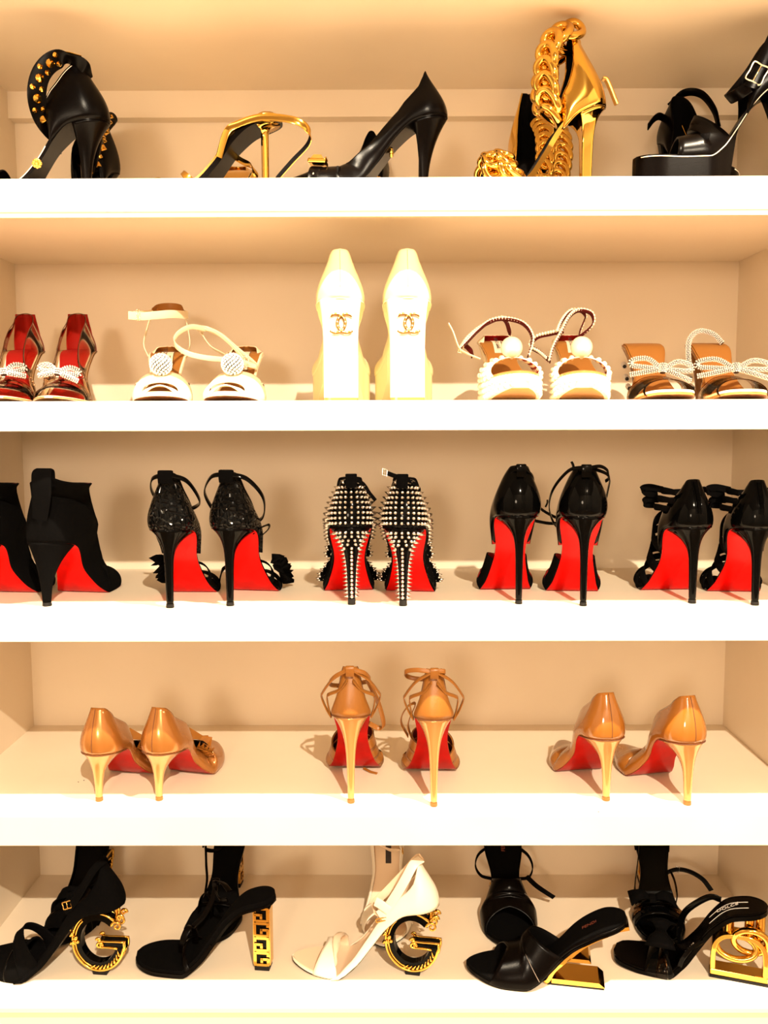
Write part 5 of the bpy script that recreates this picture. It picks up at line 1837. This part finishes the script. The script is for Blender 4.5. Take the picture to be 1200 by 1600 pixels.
def jewel_pump(label, tip, heading, side):
    s = Shoe('jewel_pump', label, 'black pumps with jewelled toe straps', (*tip, T1), heading, H=99, B=138, L=226, seat=40, drop=8, toe='point', side=side, hw=27, bw=37, tipy=32, off=4)
    s.outsole(LEATHER, LEATHER, 3.0)
    s.insole(BLACKFABRIC, 3.0)
    st = 0.55
    h = table((0, 64), (0.03, 62), (0.07, 53), (0.11, 42), (0.15, 33), (0.2, 24), (0.3, 22), (0.42, 27), (st - 0.03, 32), (st, 37), (0.65, 41), (0.78, 40), (0.88, 30), (0.96, 20), (1.0, 9))
    lean = table((0, 20), (0.03, 20), (0.07, 17), (0.12, 13), (0.28, 6), (0.5, 2), (1, 0))
    close = throat(st - 0.13, st)
    along = lambda q: -7.0 * float(np.clip((q - 0.9) / 0.1, 0, 1)) ** 2
    s.fn = lambda q, sg, v: s.wall(q, sg, float(h(q)), float(lean(q)), 5.5, float(close(q)), v, along(q), 0.5)
    s.upper('upper', 1.0, h, LEATHER, BLACKFABRIC, lean, 5.5, close, along, n=62, nv=14)
    s.stiletto(LEATHER, RUBBER, p=2.6, r=5.6, flare=0.35)
    s.tube('heel_seam', [s.edge(q, sg, 1.5, 1.2) for q, sg in [(0.12, -1), (0.06, -1), (0.02, -1), (0, 1), (0.02, 1), (0.06, 1), (0.12, 1)]], 0.5, LEATHER, per=3, sides=5)
    q = 0.80
    vs = np.linspace(-0.97, 0.97, 15)
    pts = [s.wall(q, -1 if a < 0 else 1, float(h(q)) + 1.2, 0, 6.4, 1.0, 1 - abs(a), 0, 0.5) for a in vs]
    s.strap('toe_strap', pts, 15, LEATHER, 2.2, s.axes(q)[1], per=3)
    for a in (-0.75, -0.5, 0.5, 0.75):
        p = s.wall(q, -1 if a < 0 else 1, float(h(q)) + 2.6, 0, 7.6, 1.0, 1 - abs(a))
        MB().add(*sphere_data(p, 1.6, 8, 5)).build('stud', SILVER, s.root)
    # square jewelled buckle standing on the strap
    c = s.at(q, -4, 46)
    ax, ay, az = s.axes(q)
    M = frame_matrix(c, ax, ay, az)
    o = put_mesh('buckle', (lambda o: (o.data, bpy.data.objects.remove(o))[0])(fix_normals(link('b', *box_data((0, 0, 0), (26, 24, 6)), GOLD, None, smooth=False))), GOLD, s.root, M)
    bevel(o, 1.5)
    v = [(-10, -9, 3), (10, -9, 3), (10, 9, 3), (-10, 9, 3), (-6, -5, 9), (6, -5, 9), (6, 5, 9), (-6, 5, 9)]
    f = [(0, 1, 5, 4), (1, 2, 6, 5), (2, 3, 7, 6), (3, 0, 4, 7), (4, 5, 6, 7)]
    put_mesh('gem', (lambda o: (o.data, bpy.data.objects.remove(o))[0])(fix_normals(link('g', v, f, GEM, None, smooth=False))), GEM, s.root, M)
    m = MB()
    for a in range(4):
        m.add(*tube_data([(-6 + 4 * a - 2, -11, 4), (-6 + 4 * a, -11, 6), (-6 + 4 * a + 2, -11, 4)], 1.0, 2, False, 5))
    put_mesh('buckle_scrolls', (lambda o: (o.data, bpy.data.objects.remove(o))[0])(m.build('b', GOLD)), GOLD, s.root, M)
    c = s.at(0.34, -6, -2)
    m = MB()
    for k in range(9):
        a = 2 * math.pi * k / 8
        m.add(*sphere_data(c + (np.array([4.2 * math.cos(a), -1, 4.2 * math.sin(a)]) if k < 8 else np.array([0, -2, -1.0])), 2.6, 8, 5))
    m.build('rosette', GOLD, s.root)
    return s


jewel_pump('black leather pump with square gold jewel on its toe strap, sideways', (0.047, 0.100), -86, 1)
jewel_pump('black leather pump facing forward, almost hidden behind the jewelled sideways pump', (-0.025, 0.334), 180, -1)


# -- gold heels with curb chains
def link_mesh(name, a, b, r, material):
    pts = [(a * math.copysign(abs(math.cos(t)) ** 0.8, math.cos(t)), b * math.sin(t), 1.6 * math.sin(2 * t)) for t in np.arange(12) * math.pi / 6]
    o = MB().add(*tube_data(pts, r, 3, True, 10)).build(name, material)
    me = o.data
    bpy.data.objects.remove(o)
    return me


LINK = link_mesh('link', 14.5, 10.2, 4.9, GOLD)


def curb_chain(s, pts, n, face, k=1.0, name='link'):
    C = catmull(pts, 12)
    d = np.concatenate([[0], np.cumsum(np.linalg.norm(np.diff(C, axis=0), axis=1))])
    T = tangents(C, False)
    for i in range(n):
        t = (i + 0.5) / n * d[-1]
        p = np.array([np.interp(t, d, C[:, c]) for c in range(3)])
        tt = unit(np.array([np.interp(t, d, T[:, c]) for c in range(3)]))
        fc = np.array(face(p) if callable(face) else face, float)
        z = unit(fc - (fc @ tt) * tt)
        x = tt
        y = np.cross(z, x)
        a = math.radians(30)      # each link lies twisted over its neighbour
        x2 = unit(x * math.cos(0.55) + y * math.sin(0.55))
        y2 = np.cross(z, x2)
        y3, z3 = y2 * math.cos(a) + z * math.sin(a), -y2 * math.sin(a) + z * math.cos(a)
        o = bpy.data.objects.new(name, LINK)
        COL.objects.link(o)
        o.parent = s.root
        M = frame_matrix(p, x2, y3, z3)
        o.matrix_local = M @ Matrix.Scale(k, 4)


def chain_heel(label, tip, heading, side, mate=False):
    s = Shoe('chain_heel', label, 'gold heels with chain ankle straps', (*tip, T1), heading, H=113, B=126, L=190, seat=40, drop=12, toe='almond', side=side, hw=28, bw=38, tipy=25)
    s.outsole(PATENT, GOLD, 3.0)
    s.sheet('welt', GOLD, 3.0, 6.5, 0.0, 1.0, 0.0)
    s.insole(BLACKFABRIC, 6.0)
    counter(s, GOLD, BLACKFABRIC, ((0, 97), (0.05, 98), (0.08, 98), (0.10, 84), (0.125, 60), (0.16, 42), (0.21, 27), (0.27, 9), (0.31, 1)), 0.31, bulge=6.5,
            lean=((0, 24), (0.05, 20), (0.085, 14), (0.12, 10), (0.3, 3), (0.5, 0)), thick=2.2)
    s.stiletto(GOLD, GOLDR, p=8, r=6.2, flare=0.3, square=True)
    s.strap('back_zip', [s.fn(0.0, 1, v) + np.array([0, -0.8, 0]) for v in (0.35, 0.5, 0.65, 0.8, 0.95)], 7, GOLDR, 1.6, (1, 0, 0))
    s.strap('zip_pull', [s.fn(0.0, 1, 0.32) + np.array(o) for o in ((0, -4, 6), (0, -9, 5), (0, -14, -4), (0, -19, -15), (0, -24, -26))], 9, GOLDR, 4.0, (1, 0, 0))
    if not mate:
        curb_chain(s, [(-8, 42, 206), (-14, 58, 204), (-20, 76, 190), (-22, 84, 168), (-22, 85, 144), (-21, 83, 122), (-16, 78, 104), (-4, 72, 94)], 8, lambda p: np.array([-1.0, 0.6, 0.1]), 1.15)
        curb_chain(s, [(8, 42, 200), (16, 60, 190), (22, 76, 166), (22, 80, 138), (16, 78, 112)], 6, lambda p: np.array([1.0, 0.6, 0.1]), 0.95)
    else:
        curb_chain(s, [(-26, 60, 150), (-38, 84, 134), (-40, 100, 108), (-36, 112, 80), (-28, 124, 54), (-14, 130, 36)], 9, lambda p: np.array([-0.5, 1.0, 0.3]))
        curb_chain(s, [(-12, 66, 156), (-14, 96, 130), (-12, 116, 96), (-8, 128, 62)], 7, lambda p: np.array([0.1, 1.0, 0.3]), 0.9)
    r = table((0.5, 46), (0.7, 50), (0.85, 48), (1, 30))
    s.arch('toe_band', lambda a: 0.66, lambda a: 0.90, lambda q: float(r(q)) - 8, GOLD, BLACKFABRIC, bulge=4)
    for q in (0.70, 0.78, 0.86):
        curb_chain(s, [s.wall(q, -1 if a < 0 else 1, float(r(q)), 0, 6, 1.0, 1 - abs(a)) for a in np.linspace(-0.78, 0.78, 9)], 6, lambda p: unit(p - s.at(0.78, 0, -5)), 0.9)
    return s


chain_heel('polished gold heel with chain ankle strap and zip pull, sideways', (0.262, 0.104), -95, 1)
chain_heel('gold heel turned forward behind its sideways mate, black lining and chain showing', (0.216, 0.326), 178, -1, True)


def platform_sandal(label, tip, heading, side, mate=False):
    s = Shoe('platform_sandal', label, 'black platform sandals', (*tip, T1), heading, H=140, B=122, L=214, seat=46, drop=12, P=42, toe='round', side=side, hw=28, bw=40, tipy=18, ts=6)
    bot = lambda y: 0.4 + 16 * max(0.0, (y - 178) / 36.0) ** 2 if y > 96 else 0.4 + (96 - y) * 7
    s.sheet('platform', LEATHER, -44, 0.0, 0.38, 1.0, 0.0, bottom=bot)
    s.outsole(LEATHER, LEATHER, 3.0)
    s.insole(LEATHER, 3.0, 0.8)
    s.tube('welt_stitching', [s.edge(q, -1, 1.5, 0.5) for q in np.linspace(0.2, 0.97, 26)], 0.6, STITCH, per=2, sides=5)
    s.tube('welt_stitching', [s.edge(q, 1, 1.5, 0.5) for q in np.linspace(0.2, 0.97, 26)], 0.6, LEATHER, per=2, sides=5)
    r = table((0.4, 58), (0.56, 52), (0.7, 40), (0.85, 32), (1, 24))
    s.arch('vamp', lambda a: 0.45 + 0.03 * abs(a), lambda a: 0.80 - 0.01 * (1 - abs(a)), r, LEATHER, BLACKFABRIC, bulge=6, n=12, m=31, thick=2.2)
    s.stiletto(LEATHER, RUBBER, p=2.6, r=9, flare=0.5)
    counter(s, LEATHER, BLACKFABRIC, ((0, 70), (0.05, 68), (0.11, 60), (0.17, 44), (0.24, 24), (0.31, 6), (0.34, 1)), 0.34, bulge=6,
            lean=((0, 20), (0.05, 18), (0.12, 12), (0.3, 3), (0.5, 0)))
    s.strap('name_plate', [(-21, 26, 146), (-18, 22, 156), (-15, 19, 166)] if mate else [(-8, -1, 170), (-3, -1, 180), (0, 0, 186)], 5, GOLD, 1.4, (1, 0.3, 0))
    if not mate:
        s.strap('ankle_strap', [(-8, 24, 208), (-20, 36, 206), (-27, 46, 190), (-30, 56, 168), (-32, 66, 146), (-33, 74, 128)], 15, LEATHER, 2.6, (0.2, 0.9, 0.4))
        s.strap('ankle_strap', [(8, 24, 206), (22, 40, 196), (30, 58, 168), (20, 82, 138), (0, 92, 126), (-22, 86, 124), (-32, 74, 130)], 15, LEATHER, 2.6, (0, 0.6, 0.7))
        s.buckle((-34, 66, 145), (0, 0.85, 0.45), (0, -0.45, 0.85), 20, 22, CHROME, r=1.1)
    else:
        s.strap('ankle_strap', [(16, 20, 176), (34, 46, 170), (52, 74, 156), (66, 90, 140)], 11, LEATHER, 2.2, (0, 0.4, 0.9))
        s.strap('ankle_strap', [(6, 14, 196), (-12, 26, 212), (-34, 40, 206), (-48, 56, 178), (-52, 66, 148)], 12, LEATHER, 2.2, (0, 0.6, 0.6))
    return s


platform_sandal('black platform sandal with gold buckled ankle strap, sideways at the frame edge', (0.522, 0.100), -84, 1)
platform_sandal('black platform sandal facing forward, loose straps spread, behind the buckled sideways one', (0.448, 0.338), 176, -1, True)

# small specks of dirt lying on the shelf
for k, (x, y) in enumerate(((-0.437, 0.118), (-0.443, 0.112), (0.275, 0.012))):
    o = MB().add(*sphere_data((0, 0, 0.5), 0.9, 6, 4, (1.2, 0.8, 0.5))).build('dirt_speck', INK)
    o.location = (x, y, T4 + 0.0001)
    o['label'] = ('tiny dark speck on the fourth shelf at the left, outer one', 'tiny dark speck on the fourth shelf at the left, inner one', 'tiny dark speck on the fourth shelf near the front edge')[k]
    o['category'] = 'speck'
